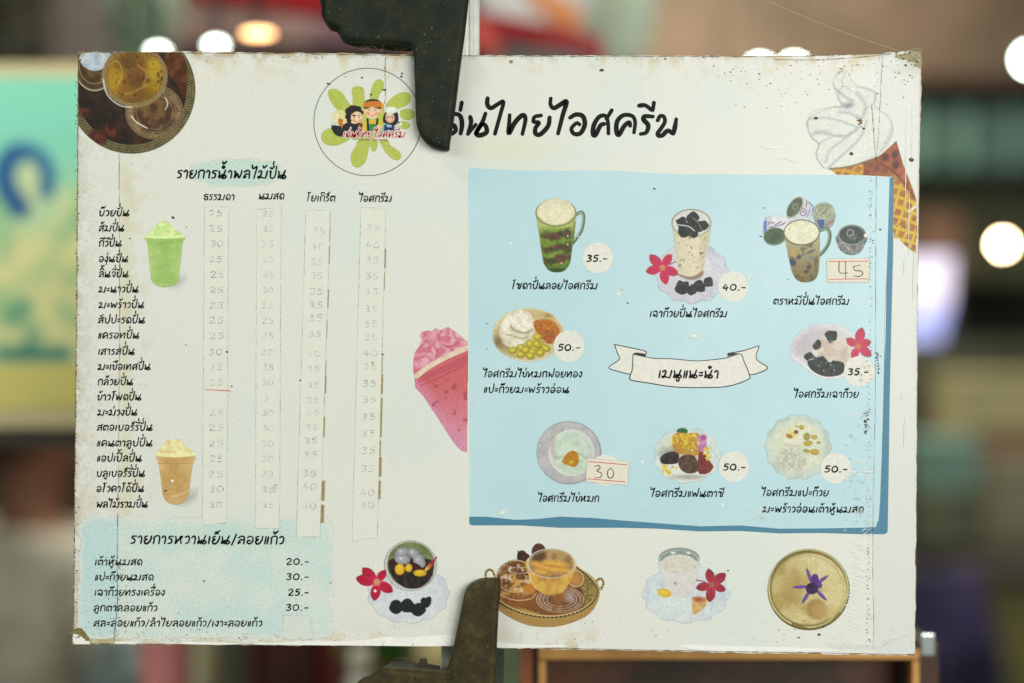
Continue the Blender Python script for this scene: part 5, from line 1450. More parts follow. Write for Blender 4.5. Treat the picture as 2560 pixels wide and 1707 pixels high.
def rusty(name, c1, c2, c3, rough=.6):
    m = bpy.data.materials.new(name)
    m.use_nodes = True
    nt = m.node_tree
    b = nt.nodes['Principled BSDF']
    b.inputs['Roughness'].default_value = rough
    b.inputs['Specular IOR Level'].default_value = .22
    tc = nt.nodes.new('ShaderNodeTexCoord')

    def nz(sc_, det=8):
        n_ = nt.nodes.new('ShaderNodeTexNoise')
        n_.inputs['Scale'].default_value = sc_
        n_.inputs['Detail'].default_value = det
        n_.inputs['Roughness'].default_value = .7
        nt.links.new(tc.outputs['Object'], n_.inputs['Vector'])
        return n_
    r = nt.nodes.new('ShaderNodeValToRGB')
    e = r.color_ramp.elements
    e[0].position = .36; e[0].color = col4(c1)
    e[1].position = .66; e[1].color = col4(c3)
    k = e.new(.5); k.color = col4(c2)
    nt.links.new(nz(95).outputs['Fac'], r.inputs['Fac'])
    sp = nt.nodes.new('ShaderNodeValToRGB')
    sp.color_ramp.elements[0].position = .60; sp.color_ramp.elements[0].color = (1, 1, 1, 1)
    sp.color_ramp.elements[1].position = .72; sp.color_ramp.elements[1].color = (.35, .3, .25, 1)
    nt.links.new(nz(520, 3).outputs['Fac'], sp.inputs['Fac'])
    mx = nt.nodes.new('ShaderNodeMix'); mx.data_type = 'RGBA'; mx.blend_type = 'MULTIPLY'; mx.inputs[0].default_value = 1
    nt.links.new(r.outputs['Color'], mx.inputs[6]); nt.links.new(sp.outputs['Color'], mx.inputs[7])
    nt.links.new(mx.outputs[2], b.inputs['Base Color'])
    bm_ = nt.nodes.new('ShaderNodeBump'); bm_.inputs['Strength'].default_value = .35; bm_.inputs['Distance'].default_value = .0006
    nt.links.new(nz(700, 4).outputs['Fac'], bm_.inputs['Height'])
    nt.links.new(bm_.outputs['Normal'], b.inputs['Normal'])
    return m


green_metal = rusty('green_painted_metal', (15, 26, 14), (24, 33, 18), (46, 40, 25))
brown_metal = rusty('rusted_olive_metal', (42, 36, 16), (56, 49, 23), (80, 70, 30))
dusty = mat('dusty_metal', (96, 98, 72), .85, c2=(54, 54, 36), scale=260, bump=.5, bscale=900)
hole_shade = mat('hole_shade_dark', (22, 22, 18), .9)


def outline(s, C, y, sm=5):
    """outline drawn on the board scale, carried to the plane y metres behind the board face"""
    pts = cr(s, C) if isinstance(s, str) else s
    P = smooth_pts(pts, sm, True) if sm else [np.array(p, float) for p in pts]
    return [at(p[0], p[1], FOCUS + y) for p in P]


def plate(name, pts, y0, y1, bev, m, parent, steps=4):
    P = [np.array((p[0], p[2])) for p in pts]
    A = sum(P[i][0] * P[(i + 1) % len(P)][1] - P[(i + 1) % len(P)][0] * P[i][1] for i in range(len(P)))
    if A < 0: P.reverse()
    n_ = len(P)
    N = []
    for i in range(n_):
        d = P[(i + 1) % n_] - P[i - 1]
        d = d / (np.hypot(*d) + 1e-12)
        N.append(np.array((-d[1], d[0])))
    ring_ = []
    for k in range(steps + 1):
        t = math.pi / 2 * k / steps
        ring_.append((bev * (1 - math.sin(t)), y0 + bev * (1 - math.cos(t))))
    ring_.append((0, y1))
    v = [(P[i][0] + N[i][0] * ins, yy, P[i][1] + N[i][1] * ins) for ins, yy in ring_ for i in range(n_)]
    f = []
    for k in range(len(ring_) - 1):
        for i in range(n_):
            j = (i + 1) % n_
            f.append((k * n_ + i, k * n_ + j, (k + 1) * n_ + j, (k + 1) * n_ + i))
    tri = tessellate_polygon([[Vector((p[0], p[1], 0)) for p in [np.array((v[i][0], v[i][2])) for i in range(n_)]]])
    f += [tuple(t) for t in tri]
    o_ = (len(ring_) - 1) * n_
    f += [tuple(reversed([o_ + i for i in t])) for t in tri]
    bx_, bz_ = parent.location.x, parent.location.z
    v = [(x - bx_, y, z - bz_) for x, y, z in v]
    o = mesh(name, v, f, m, parent)
    import bmesh
    bm_ = bmesh.new(); bm_.from_mesh(o.data); bmesh.ops.recalc_face_normals(bm_, faces=bm_.faces); bm_.to_mesh(o.data); bm_.free()
    for p_ in o.data.polygons: p_.use_smooth = abs(p_.normal.y) < .985
    return o


C2 = (700, 0, 3.485); C6 = (880, 1420, 5.345)
tc_ = empty('spring_clamp', at(1010, -40, FOCUS), 'dark green painted metal clamp gripping the top edge of the menu board', 'clamp', 'clamps holding the menu board')
top_out = "384 -400 383 0 380 120 388 160 402 195 430 225 470 240 505 262 522 300 545 335 590 362 660 372 760 378 900 384 1040 392 1110 400 1145 425 1162 480 1166 600 1172 760 1176 900 1180 1010 1188 1090 1215 1170 1270 1240 1330 1282 1400 1303 1455 1308 1473 1295 1478 1240 1500 1120 1522 960 1540 820 1560 650 1582 480 1606 300 1626 130 1640 0 1660 -160 1600 -420 900 -470"
plate('front_jaw', outline(top_out, C2, -.007, 4), -.0078, -.0006, .0030, green_metal, tc_)
plate('back_jaw', outline("1190 300 1200 500 1215 900 1240 1100 1330 1210 1400 1215 1440 1100 1490 800 1520 480 1540 300", C2, .008, 3), .0045, .010, .001, green_metal, tc_)
plate('body_flange', outline("392 -360 390 120 400 210 440 262 500 285 528 330 560 372 640 402 740 414 860 428 980 440 1090 446 1150 440 1175 380 1400 200 1560 0 1560 -360", C2, .012, 4), -.002, .013, .0006, rusty('dark_green_inner', (16, 20, 14), (26, 30, 20), (40, 36, 24), .4), tc_)
a = Acc()
for _ in range(26):
    x, y = q.uniform(700, 1100), q.uniform(380, 440)
    P_ = [Vector(at(700 + (x + q.uniform(-30, 30)) / 3.485, (y + q.uniform(-18, 26)) / 3.485, FOCUS - .003 + q.uniform(0, .004))) - tc_.location for _ in range(3)]
    a.tube(P_, .00009, 4)
o = a.build('cobweb_lint', mat('lint', (130, 124, 100), .9), tc_); o['kind'] = 'stuff'

bc = empty('spring_clamp', at(1150, 1740, FOCUS), 'rusted olive brown metal clamp gripping the bottom edge of the menu board', 'clamp', 'clamps holding the menu board')
bot_out = "1790 148 1880 146 1955 150 1980 164 1986 200 1980 330 1972 460 1960 560 1950 760 1942 900 1936 1050 1925 1250 1914 1534 1905 2300 1200 2500 300 2450 -200 2200 -60 1700 60 1560 140 1495 230 1460 290 1425 350 1380 400 1345 450 1330 560 1334 700 1344 900 1362 1060 1376 1180 1384 1240 1372 1275 1335 1300 1270 1325 1160 1355 1040 1380 920 1405 800 1430 680 1455 560 1480 430 1500 350 1540 270 1610 205 1700 163"
plate('front_jaw', outline(bot_out, C6, -.007, 4), -.0078, -.0006, .0028, brown_metal, bc)
plate('back_jaw', outline("1500 600 1960 600 2038 900 2037 1070 2025 1534 2010 2300 1400 2300 1450 1300", C6, .012, 0), .0042, .012, .0006, rusty('dark_green_back', (34, 44, 34), (50, 58, 44), (66, 66, 46), .6), bc)
plate('body_flange', outline("1210 1392 1180 1330 1176 1300 1000 1262 880 1250 740 1238 560 1232 520 1240 480 1270 440 1310 380 1350 300 1410 220 1450 130 1500 60 1560 60 2300 1300 2300 1290 1420", C6, .013, 0), -.002, .013, .0004, dusty, bc)
plate('flange_hole_shade', outline("446 1306 480 1268 530 1240 580 1234 700 1242 755 1262 735 1288 640 1312 540 1318", C6, .0125, 3), .0118, .0136, .0003, hole_shade, bc)  # solid dark plate, its colour stands for the shade in the hole
plate('pivot_stub', outline("905 1215 995 1212 1002 1300 950 1306 905 1300", C6, .006, 0), .004, .009, .0006, rusty('dark_stub', (40, 36, 24), (56, 50, 34), (80, 70, 48)), bc)
a = Acc()
for _ in range(30):
    x, y = q.choice(((q.uniform(500, 1150), q.uniform(1160, 1330)), (q.uniform(1290, 1330), q.uniform(1050, 1200)), (q.uniform(60, 250), q.uniform(1440, 1534))))
    P_ = [Vector(at(880 + (x + q.uniform(-50, 50)) / 5.345, 1420 + (y + q.uniform(-60, 40)) / 5.345, FOCUS + .001 + q.uniform(0, .006))) - bc.location for _ in range(3)]
    a.tube(P_, .00004, 4)
o = a.build('cobweb_lint', mat('lint', (130, 124, 100), .9), bc); o['kind'] = 'stuff'



def inside(x, y, P):
    r_ = False
    for i in range(len(P)):
        (x0_, y0_), (x1_, y1_) = P[i], P[i - 1]
        if (y0_ > y) != (y1_ > y) and x < (x1_ - x0_) * (y - y0_) / (y1_ - y0_) + x0_:
            r_ = not r_
    return r_


for root_, out_, C_, cols, cnt in ((tc_, top_out, C2, [(96, 100, 82), (84, 56, 32), (10, 12, 8), (120, 122, 104)], 150), (bc, bot_out, C6, [(22, 18, 8), (120, 104, 44), (18, 14, 8), (96, 60, 26)], 190)):
    P_ = cr(out_, C_)
    a = Acc()
    k = 0
    while k < cnt:
        x, y = q.uniform(760, 1250), (q.uniform(-20, 370) if root_ is tc_ else q.uniform(1450, 1720))
        if not all(inside(x + dx_, y + dy_, P_) for dx_, dy_ in ((-12, 0), (12, 0), (0, -12), (0, 12))):
            continue
        k += 1
        r_ = abs(q.gauss(0, .9)) + .4
        v_ = [at(x + r_ * q.uniform(.6, 1.3) * math.cos(t_), y + r_ * q.uniform(.6, 1.6) * math.sin(t_), FOCUS - .00785 - 1e-6 * k) for t_ in (0, 1, 2, 3, 4, 5)]
        a.add([(v0[0] - root_.location.x, v0[1], v0[2] - root_.location.z) for v0 in v_], [(0, 1, 2, 3, 4, 5)], rgba(q.choice(cols), q.uniform(.3, .9)))
    o = a.build('rust_fleck', wear, root_); o['kind'] = 'stuff'

# pole of the sign stand: a white extruded aluminium section with two grooves
x0, y0, z0 = at(1103, 853, FOCUS + .018)
x1 = at(1197.5, 853, FOCUS + .018)[0]
wd = x1 - x0
pole = empty('sign_pole', ((x0 + x1) / 2, .018, 0), 'white extruded aluminium pole standing upright behind the menu board', 'pole')
prof = [(-.5, .0), (-.5, -.2), (-.46, -.24), (-.30, -.24), (-.28, -.18), (-.24, -.18), (-.22, -.24), (.16, -.24), (.18, -.17), (.24, -.17), (.26, -.24), (.40, -.24), (.42, -.2), (.5, -.2), (.5, .6), (-.5, .6)]
v, f = [], []
for z in (0.02, 2.6):
    v += [(px_ * wd, (py_ + .24) * wd * .6, z) for px_, py_ in prof]
n_ = len(prof)
f = [(i, (i + 1) % n_, n_ + (i + 1) % n_, n_ + i) for i in range(n_)] + [tuple(range(n_)), tuple(reversed(range(n_, 2 * n_)))]
mesh('pole_section', v, f, mat('white_aluminium', (240, 242, 228), .35, c2=(212, 214, 198), scale=60, bump=.2, bscale=300), pole)
a = Acc(); a.lathe([(.16, 0), (.16, .012), (.03, .02)], 0, .02)
a.build('pole_base', mat('base_iron', (60, 60, 54), .5), pole)

a = Acc()
w0, w1 = Vector(at(1900, -6, FOCUS + .02)), Vector(at(2262, 133, FOCUS + .001))
a.tube([w0 + (w1 - w0) * t + Vector((0, 0, -.0016 * math.sin(math.pi * t))) for t in np.linspace(0, 1, 12)], .0001, 5)
tag(a.build('spider_thread', mat('silk', (196, 180, 150), .3)), 'long fine spider thread stretched down to the top right board corner', 'thread')
a = Acc()
a.tube([Vector(at(2292, 880, FOCUS)), Vector(at(2303, 868, FOCUS + .002)), Vector(at(2318, 860, FOCUS + .006))], .00006, 4)
tag(a.build('spider_thread', mat('silk', (196, 180, 150), .3)), 'short loose spider thread sticking out of the right board edge', 'thread')
# ------------------------------------------------------------------ the market hall behind (thrown out of focus by the lens)
def struct(name, lo, hi, m):
    a = Acc(); a.box(lo, hi)
    return tag(a.build(name, m), kind='structure')


struct('floor', (-6, -3, -.1), (6, 7.2, 0), mat('floor_tiles', (96, 92, 80), .4, scale=3))
struct('ceiling', (-6, -3, 3.4), (6, 7.2, 3.5), mat('ceiling_boards', (70, 62, 50), .8, scale=3))
struct('back_wall', (-6, 6.2, 0), (6, 6.4, 3.4), mat('dark_wall', (66, 66, 46), .8, c2=(34, 34, 22), scale=1.6, thr=(.4, .6)))


def bx(name, r, d, th, m, label, cat, parts=None, rot=None):
    """a solid thing: front face spans the given rectangle d metres from the eye, th deep"""
    p0, p1 = at(r[0], r[1], d), at(r[2], r[3], d)
    base_ = ((p0[0] + p1[0]) / 2, p0[1], min(p0[2], p1[2]))
    t = empty(name, base_, label, cat)
    w, h = abs(p1[0] - p0[0]), abs(p1[2] - p0[2])
    return t, w, h


def slab(t, name, x0, x1, y0, y1, z0, z1, m, rad=0.0):
    a = Acc(); a.box((x0, y0, z0), (x1, y1, z1))
    o = a.build(name, m, t)
    if rad:
        b = o.modifiers.new('bevel', 'BEVEL'); b.width = rad; b.segments = 3
    return o


# left printed banner, teal over yellow, with a blue arch and dark marks
t, w, h = bx('printed_banner', (-520, 158, 330, 1066), 1.24, .02, None, 'blurred teal and yellow printed banner at the left behind the menu board', 'banner')
pk = 1.24 / FOCUS * S


def bxy(px, py, dy=0.0):
    p = at(px, py, 1.24)
    return (p[0] - t.location.x, -dy, p[2] - t.location.z)


slab(t, 'banner_board', -w / 2, w / 2, .0, .012, 0, h, mat('banner_cream', (214, 200, 150), .7, var=.05, scale=6))
p = Pic((0, 0, 1), (-500, 195, 320, 1020), 6)
g1 = fbm(p.X, p.Y, 170, 4, 3)
tt_ = np.clip((p.Y - 370 + (g1 - .5) * 300 + (p.X - 100) * .1) / 250, 0, 1)[..., None]
base_c = np.array((138, 222, 190.)) * (1 - tt_) + np.array((240, 236, 164.)) * tt_
p.put(np.ones_like(p.X), base_c)
p.put(np.clip((fbm(p.X, p.Y, 110, 9) - .55) * 5, 0, 1) * (p.Y > 470), (140, 200, 140), .6)
p.put(np.clip((fbm(p.X, p.Y, 150, 19) - .5) * 4, 0, 1) * (p.Y < 470), (140, 222, 190), .6)
p.ell(74, 470, 44, 80, (214, 228, 170), soft=6)
p.line([(52, 525), (22, 480), (12, 430), (28, 392), (70, 378), (106, 402), (122, 440), (118, 480)], 34, (30, 96, 150), soft=4)
p.line([(52, 522), (18, 470), (14, 420), (40, 388)], 44, (22, 84, 144), soft=5)
for s_ in ([(0, 880), (60, 884), (160, 884)], [(78, 875), (84, 830)], [(160, 770), (190, 800)], [(175, 700), (200, 690)], [(30, 800), (60, 770)], [(5, 640), (20, 600)], [(150, 600), (190, 560)]):
    p.line(s_, 26, (50, 140, 124) if s_[0][1] > 780 else (130, 190, 140), soft=8, a=.8)
p.line([(10, 884), (170, 884)], 20, (24, 110, 110), soft=4)
p.line([(110, 1006), (190, 1006)], 14, (130, 140, 90), soft=4)
p.put(np.clip((p.Y - 905) / 8, 0, 1), (226, 212, 118), .9)
me_o = p.build('banner_print', t, 0)
vs = me_o.data.vertices
co = np.empty(len(vs) * 3, np.float32); vs.foreach_get('co', co); co = co.reshape(-1, 3)
k_ = 1.24 / FOCUS
co[:, 0] = co[:, 0] * k_ - t.location.x; co[:, 1] = -.002; co[:, 2] = co[:, 2] * k_ + EYE_Z - t.location.z
vs.foreach_set('co', co.ravel())
slab(t, 'banner_foot_shade', -w / 2, w / 2, -.004, .016, -.018, -.0005, mat('foot_shade_dark', (52, 46, 34), .6))  # dark strip built in for the shadow beneath the banner


# ---- glowing lamps
def lamp(px, py, d, r, c, e, label, squash=1.0, wide=1.0, cat='lamp'):
    x, y, z = at(px, py, d)
    t = empty('hanging_lamp', (x, y, z), label, cat, 'hanging lamps in the hall')
    a = Acc()
    pr = [(r * math.sin(math.pi * k / 10) + 1e-5, -r * squash * math.cos(math.pi * k / 10)) for k in range(11)]
    a.lathe(pr, n=20)
    a.v = [(q_[0] * wide, q_[1], q_[2]) for q_ in a.v]
    m = mat('glow_%d_%d' % (int(px), int(py)), c, emit=c, estr=e)
    a.build('bulb', m, t, smooth=True)
    a = Acc(); a.lathe([(r * .4, r * squash * .9), (r * .42, r * squash * 1.6), (.004, r * squash * 2.1)], n=12)
    a.build('lamp_cap', mat('lamp_socket', (60, 58, 52), .5), t)
    a = Acc(); a.tube([(0, 0, r * squash * 2), (0, 0, 3.4 - z)], .003, 6)
    a.build('lamp_cord', mat('black_cord', (24, 24, 22), .6), t)
    return t


lamp(2507, 612, 3.0, .012, (255, 226, 176), 62, 'warm glowing lamp right of the menu board, at half height')
lamp(2574, 150, 3.3, .016, (236, 255, 236), 52, 'white glowing lamp cut off by the right edge of the photo')
lamp(1900, 178, 3.0, .012, (236, 255, 240), 40, 'left one of the two white lamps peeping over the board top, right side')
lamp(1986, 176, 3.1, .012, (236, 255, 240), 50, 'right one of the two white lamps peeping over the board top, right side')
lamp(645, 85, 1.25, .007, (255, 190, 128), 7, 'small orange oval lamp left of the top clamp', .5, 2.0)
lamp(540, 114, 1.4, .0065, (240, 255, 240), 14, 'small white lamp above the board, between the orange lamp and the left corner', .7, 1.3)
lamp(395, 130, 1.4, .0065, (240, 255, 240), 12, 'small white lamp just over the top left corner of the board', .7, 1.3)

# ---- upper right: beam, fascia, shutter, shelf
WOODB = mat('brown_fascia', (138, 112, 92), .7, c2=(90, 76, 56), scale=1.2, thr=(.4, .6))
t, w, h = bx('roof_beam', (1560, -260, 3000, 205), 5.0, .3, None, 'wide brown fascia beam under the roof at the upper right', 'beam')
slab(t, 'beam_board', -w / 2, w / 2, 0, .3, 0, h, WOODB)
slab(t, 'beam_lip', -w / 2, w / 2, -.05, -.001, 0, .05, mat('beam_lip_dark', (96, 76, 60), .7))
t, w, h = bx('roller_shutter', (1500, 270, 3000, 425), 5.1, .05, None, 'teal green ribbed shutter below the brown beam', 'shutter')
slab(t, 'shutter_box', -w / 2, w / 2, 0, .05, 0, h, mat('teal_paint', (66, 98, 86), .5, c2=(46, 72, 62), scale=2))
for k in range(14):
    slab(t, 'shutter_rib', -w / 2 + w * (k + .3) / 14, -w / 2 + w * (k + .62) / 14, -.03, -.001, .01, h - .01, mat('teal_rib', (98, 134, 120), .4))
t, w, h = bx('hall_board', (1500, 452, 3000, 700), 5.3, .05, None, 'dark olive board above the stalls on the right', 'panel')
slab(t, 'panel_board', -w / 2, w / 2, 0, .05, 0, h, mat('olive_board', (72, 72, 44), .7, c2=(52, 54, 34), scale=2))
t, w, h = bx('wooden_post', (2296, 540, 2400, 700), 4.6, .1, None, 'short brown wooden hanging board beside the glowing screen', 'board')
slab(t, 'post_board', -w / 2, w / 2, 0, .04, 0, h, mat('brown_post', (112, 80, 60), .7))
# glowing screen
t, w, h = bx('glowing_screen', (2150, 640, 2385, 852), 3.0, .05, None, 'bright lavender glowing screen just right of the menu board', 'screen')
slab(t, 'screen_case', -w / 2 - .008, w / 2 + .006, .002, .04, -.01, h + .008, mat('dark_case', (40, 38, 44), .5))
a = Acc(); a.add([(-w / 2, 0, h * .42), (w * .46, 0, h * .42), (w * .5, 0, h), (-w / 2, 0, h)], [(0, 1, 2, 3)])
a.build('screen_picture', mat('lavender_glow', (238, 226, 246), emit=(238, 224, 248), estr=.95), t)
a = Acc(); a.add([(-w / 2, 0, 0), (w * .36, 0, 0), (w * .46, 0, h * .419), (-w / 2, 0, h * .419)], [(0, 1, 2, 3)])
a.build('screen_picture', mat('blue_glow', (184, 190, 252), emit=(180, 186, 250), estr=.8), t)
# stacked things right edge
t, w, h = bx('stall_cabinet', (2290, 855, 2800, 1420), 3.8, .5, None, 'cluttered dark cabinet stall right of the board', 'cabinet')
slab(t, 'cabinet_back', -w / 2, w / 2, .3, .35, 0, h, mat('cabinet_dark', (96, 98, 74), .7, c2=(48, 50, 34), scale=3))
slab(t, 'cabinet_shelf', -w / 2, w / 2, 0, .3, h * .02, h * .07, mat('shelf_dark', (36, 32, 24), .7))


def boxpack(r, d, th, c, c2, label, name='storage_box', cat='box'):
    t, w, h = bx(name, r, d, th, None, label, cat)
    m = mat('pack_%d_%d' % (int(r[0]), int(r[1])), c, .6, c2=c2, scale=9)
    slab(t, 'box_body', -w / 2, w / 2, 0, th, 0, h * .8, m, .006)
    slab(t, 'box_lid', -w / 2 - .004, w / 2 + .004, -.004, th + .004, h * .801, h, m, .004)
    return t


boxpack((2392, 935, 2700, 1078), 3.6, .2, (176, 168, 122), (156, 148, 104), 'pale yellow box at the right edge, below the warm lamp')
boxpack((2386, 1080, 2700, 1142), 3.62, .2, (150, 112, 86), (130, 96, 74), 'flat light brown box under the pale yellow box')
boxpack((2300, 1095, 2452, 1225), 3.3, .15, (120, 154, 136), (96, 130, 116), 'teal green container right of the board edge')
boxpack((2492, 1150, 2800, 1380), 3.5, .2, (136, 132, 104), (116, 112, 88), 'large grey beige crate at the lower right edge')
boxpack((2330, 1232, 2480, 1395), 3.6, .15, (104, 112, 84), (82, 90, 68), 'grey green tub above the purple shirt')
t, w, h = bx('draped_counter', (2430, 1460, 2900, 2500), 3.0, .3, None, 'counter with a khaki cloth front at the lower right', 'counter')
slab(t, 'counter_front', -w / 2, w / 2, .01, .4, 0, h, mat('khaki_cloth', (124, 116, 64), .8, c2=(92, 90, 48), scale=5))
slab(t, 'counter_top', -w / 2 - .01, w / 2, -.02, .42, h + .001, h + .03, mat('dark_top', (40, 36, 26), .5))
# upper left
t, w, h = bx('grey_column', (120, -300, 268, 1400), 4.2, .2, None, 'grey brown square column at the upper left', 'column')
slab(t, 'column_shaft', -w / 2, w / 2, 0, .2, -.4, h, mat('column_paint', (92, 84, 78), .7))
slab(t, 'column_band', -w / 2 - .01, w / 2 + .01, -.01, .21, h - .7, h - .64, mat('column_band', (70, 62, 56), .7))


def leafy(px0, py0, px1, py1, d, n_, c, c2, label, seed, name='potted_plant', pot=True, ls=.05):
    q2 = random.Random(seed)
    p0, p1 = at(px0, py0, d), at(px1, py1, d)
    cx, cz, rx_, rz_ = (p0[0] + p1[0]) / 2, (p0[2] + p1[2]) / 2, abs(p1[0] - p0[0]) / 2, abs(p0[2] - p1[2]) / 2
    t = empty(name, (cx, p0[1], cz - rz_), label, 'plant')
    a = Acc()
    for _ in range(n_):
        th_, ph, rr = q2.uniform(0, 6.28), math.acos(q2.uniform(-1, 1)), q2.uniform(.3, 1)
        c0 = Vector((rx_ * rr * math.sin(ph) * math.cos(th_), rx_ * .6 * rr * math.sin(ph) * math.sin(th_), rz_ + rz_ * rr * math.cos(ph)))
        d0 = Vector((q2.uniform(-1, 1), q2.uniform(-1, 1), q2.uniform(-.6, .8))).normalized() * ls
        s0 = d0.orthogonal().normalized() * ls * .3
        a.add([c0 - d0, c0 + s0, c0 + d0, c0 - s0], [(0, 1, 2, 3)])
    o = a.build('foliage', mat('leaf_%d' % seed, c, .5, c2=c2, scale=30), t); o['kind'] = 'stuff'
    if pot:
        a = Acc(); a.lathe([(.03, -.10), (.045, 0), (.05, .012), (.04, .012)], n=16); a.build('pot', mat('clay', (120, 70, 50), .8), t)
        a = Acc(); a.tube([(0, 0, 0), (.004, .002, rz_)], .004, 6); a.build('stem', mat('stem_brown', (80, 66, 40), .8), t)
    return t


leafy(270, -120, 440, 200, 3.6, 420, (128, 150, 126), (84, 104, 82), 'pale grey green hanging plant over the top left corner', 31, 'hanging_plant', False)
leafy(-300, -100, 130, 180, 4.0, 400, (52, 54, 28), (30, 30, 14), 'dark olive hanging plant at the top left edge', 32, 'hanging_plant', False, .07)
t, w, h = bx('pink_panel', (430, -200, 1100, 150), 4.4, .04, None, 'brownish pink wall panel behind the red awning bar', 'panel')
slab(t, 'panel_board', -w / 2, w / 2, 0, .04, 0, h, mat('mauve_panel', (126, 92, 90), .7, c2=(84, 66, 60), scale=2.5, thr=(.42, .58)))
t, w, h = bx('dark_awning', (430, 60, 1160, 150), 2.4, .04, None, 'dark brown lower awning edge above the board, left of the clamp', 'awning')
slab(t, 'awning_board', -w / 2, w / 2, 0, .04, 0, h * .42, mat('awning_dark', (72, 58, 48), .8, var=.2, scale=5))
slab(t, 'awning_strip', -w * .02, w * .28, -.02, -.001, h * .5, h * .95, mat('awning_mauve', (150, 112, 124), .7))
slab(t, 'awning_strip', -w / 2, w / 2, .012, .03, h * .43, h * .52, mat('awning_dark', (72, 58, 48), .8, var=.2, scale=5))
# red sloping bar
P0, P1, P2 = Vector(at(470, -45, 1.55)), Vector(at(1200, 62, 1.6)), Vector(at(1490, 112, 1.65))
t = empty('red_awning_bar', P0, 'red sloping awning bar running behind the top clamp', 'bar')
RED = mat('red_enamel', (176, 18, 26), .4, c2=(140, 10, 18), scale=12)
a = Acc(); a.tube([Vector((0, 0, 0)), (P1 - P0) * .5, P1 - P0], [.022, .019, .0145], 12); a.build('bar_tube', RED, t, True)
a = Acc(); a.tube([P1 - P0 + Vector((.002, 0, 0)), P2 - P0, P2 - P0 + Vector((.004, 0, -.06))], [.014, .012, .009], 12); a.build('bar_end', RED, t, True)
a = Acc(); a.tube([P1 - P0 + Vector((-.01, -.02, -.004)), P1 - P0 + Vector((.02, -.02, -.035))], .010, 10); a.build('bar_bracket', mat('salmon_plastic', (224, 92, 80), .5), t, True)
# white bag with orange print and a pale plastic bag


def bag(px0, py0, px1, py1, d, m, label, seed, name='plastic_bag'):
    p0, p1 = at(px0, py0, d), at(px1, py1, d)
    rx_, rz_ = abs(p1[0] - p0[0]) / 2, abs(p0[2] - p1[2]) / 2
    t = empty(name, ((p0[0] + p1[0]) / 2, p0[1], min(p0[2], p1[2])), label, 'bag')
    v, f = [], []
    NU, NV = 28, 16
    q2 = random.Random(seed)
    ph = [q2.uniform(0, 6) for _ in range(6)]
    for j in range(NV + 1):
        b = math.pi * j / NV
        for i in range(NU):
            a_ = 2 * math.pi * i / NU
            r_ = 1 + .06 * math.sin(3 * a_ + ph[0] + b * 2) + .04 * math.sin(7 * a_ + ph[1]) * math.sin(b)
            v.append((rx_ * r_ * math.sin(b) ** .7 * math.cos(a_), .6 * rx_ * r_ * math.sin(b) ** .7 * math.sin(a_), rz_ - rz_ * math.cos(b)))
    for j in range(NV):
        for i in range(NU):
            k = (i + 1) % NU
            f.append((j * NU + i, j * NU + k, (j + 1) * NU + k, (j + 1) * NU + i))
    mesh('bag_body', v, f, m, t, smooth=True)
    a = Acc(); a.tube([(0, 0, 2 * rz_ - .004), (.01, 0, 2 * rz_ + .02), (0, 0, 2 * rz_ + .05)], [.01, .004, .008], 8)
    a.build('bag_knot', m, t, True)
    return t, rx_, rz_


t, rx_, rz_ = bag(1195, -190, 1485, 105, 1.72, mat('white_film', (224, 224, 216), .4, var=.03), 'white snack bag with orange print, above the board right of the pole', 3)
OR = mat('orange_print', (226, 128, 60), .5, c2=(232, 160, 90), scale=40)
for (x, z, r) in ((.35, .42, .2), (.05, .60, .17), (.58, .30, .18), (-.1, .80, .15), (.3, .95, .16)):
    a = Acc(); c0 = (x * rx_, -.62 * rx_ * max(.1, 1 - x * x) ** .5 - .002, z * rz_)
    a.add([(c0[0] + r * rx_ * math.cos(k * .524), c0[1], c0[2] + r * rz_ * 1.2 * math.sin(k * .524)) for k in range(12)], [tuple(range(12))])
    a.build('orange_patch', OR, t)
bag(1440, -150, 1640, 175, 1.9, mat('pale_green_film', (206, 222, 196), .4, c2=(186, 200, 170), scale=12), 'pale greenish white round plastic bag hanging beside the snack bag', 5)
t, w, h = bx('grey_crate', (1205, 98, 1480, 260), 1.9, .1, None, 'grey crate top under the red bar, just above the board', 'crate')
slab(t, 'crate_body', -w / 2, w / 2, 0, .1, 0, h * .94, mat('grey_plastic', (112, 106, 100), .6))
slab(t, 'crate_rim', -w / 2 - .004, w / 2 + .004, -.004, .104, h * .941, h, mat('grey_plastic_rim', (90, 86, 82), .6))

# ---- counter below, with the cabinet and jars
t = empty('market_counter', (0, 1.0, 0), 'long counter below the board carrying the jars and the wood framed cabinet', 'counter')
a = Acc(); a.box((-1.1, -.93, .94), (1.1, .1, 1.0)); a.build('counter_top', mat('steel_top', (120, 122, 112), .35), t)
a = Acc(); a.box((-1.05, -.88, 0), (1.05, .05, .939)); a.build('counter_body', mat('counter_body', (90, 84, 70), .6), t)

# wood framed cabinet right under the board
D = .815
p0, p1 = at(1345, 1616, D), at(2292, 2320, D)
t = empty('display_cabinet', ((p0[0] + p1[0]) / 2, p0[1], 1.0), 'small wooden framed cabinet standing right below the menu board', 'cabinet')
w, h = p1[0] - p0[0], p0[2] - 1.0
PINE = mat('pine_frame', (214, 162, 88), .5, c2=(186, 132, 64), scale=30)
fr = .0045
slab(t, 'frame_rail', -w / 2, w / 2, -.006, .006, h - fr * 1.35, h, PINE, .001)
slab(t, 'frame_rail', -w / 2, w / 2, -.006, .006, 0.001, fr * 2, PINE, .001)
slab(t, 'frame_stile', -w / 2, -w / 2 + fr, -.006, .0055, fr * 2 + .0005, h - fr * 1.35 - .0005, PINE, .001)
slab(t, 'frame_stile', w / 2 - fr, w / 2, -.006, .0055, fr * 2 + .0005, h - fr * 1.35 - .0005, PINE, .001)
DW = mat('dark_wood', (84, 50, 22), .6, c2=(44, 30, 14), scale=14, thr=(.42, .6))
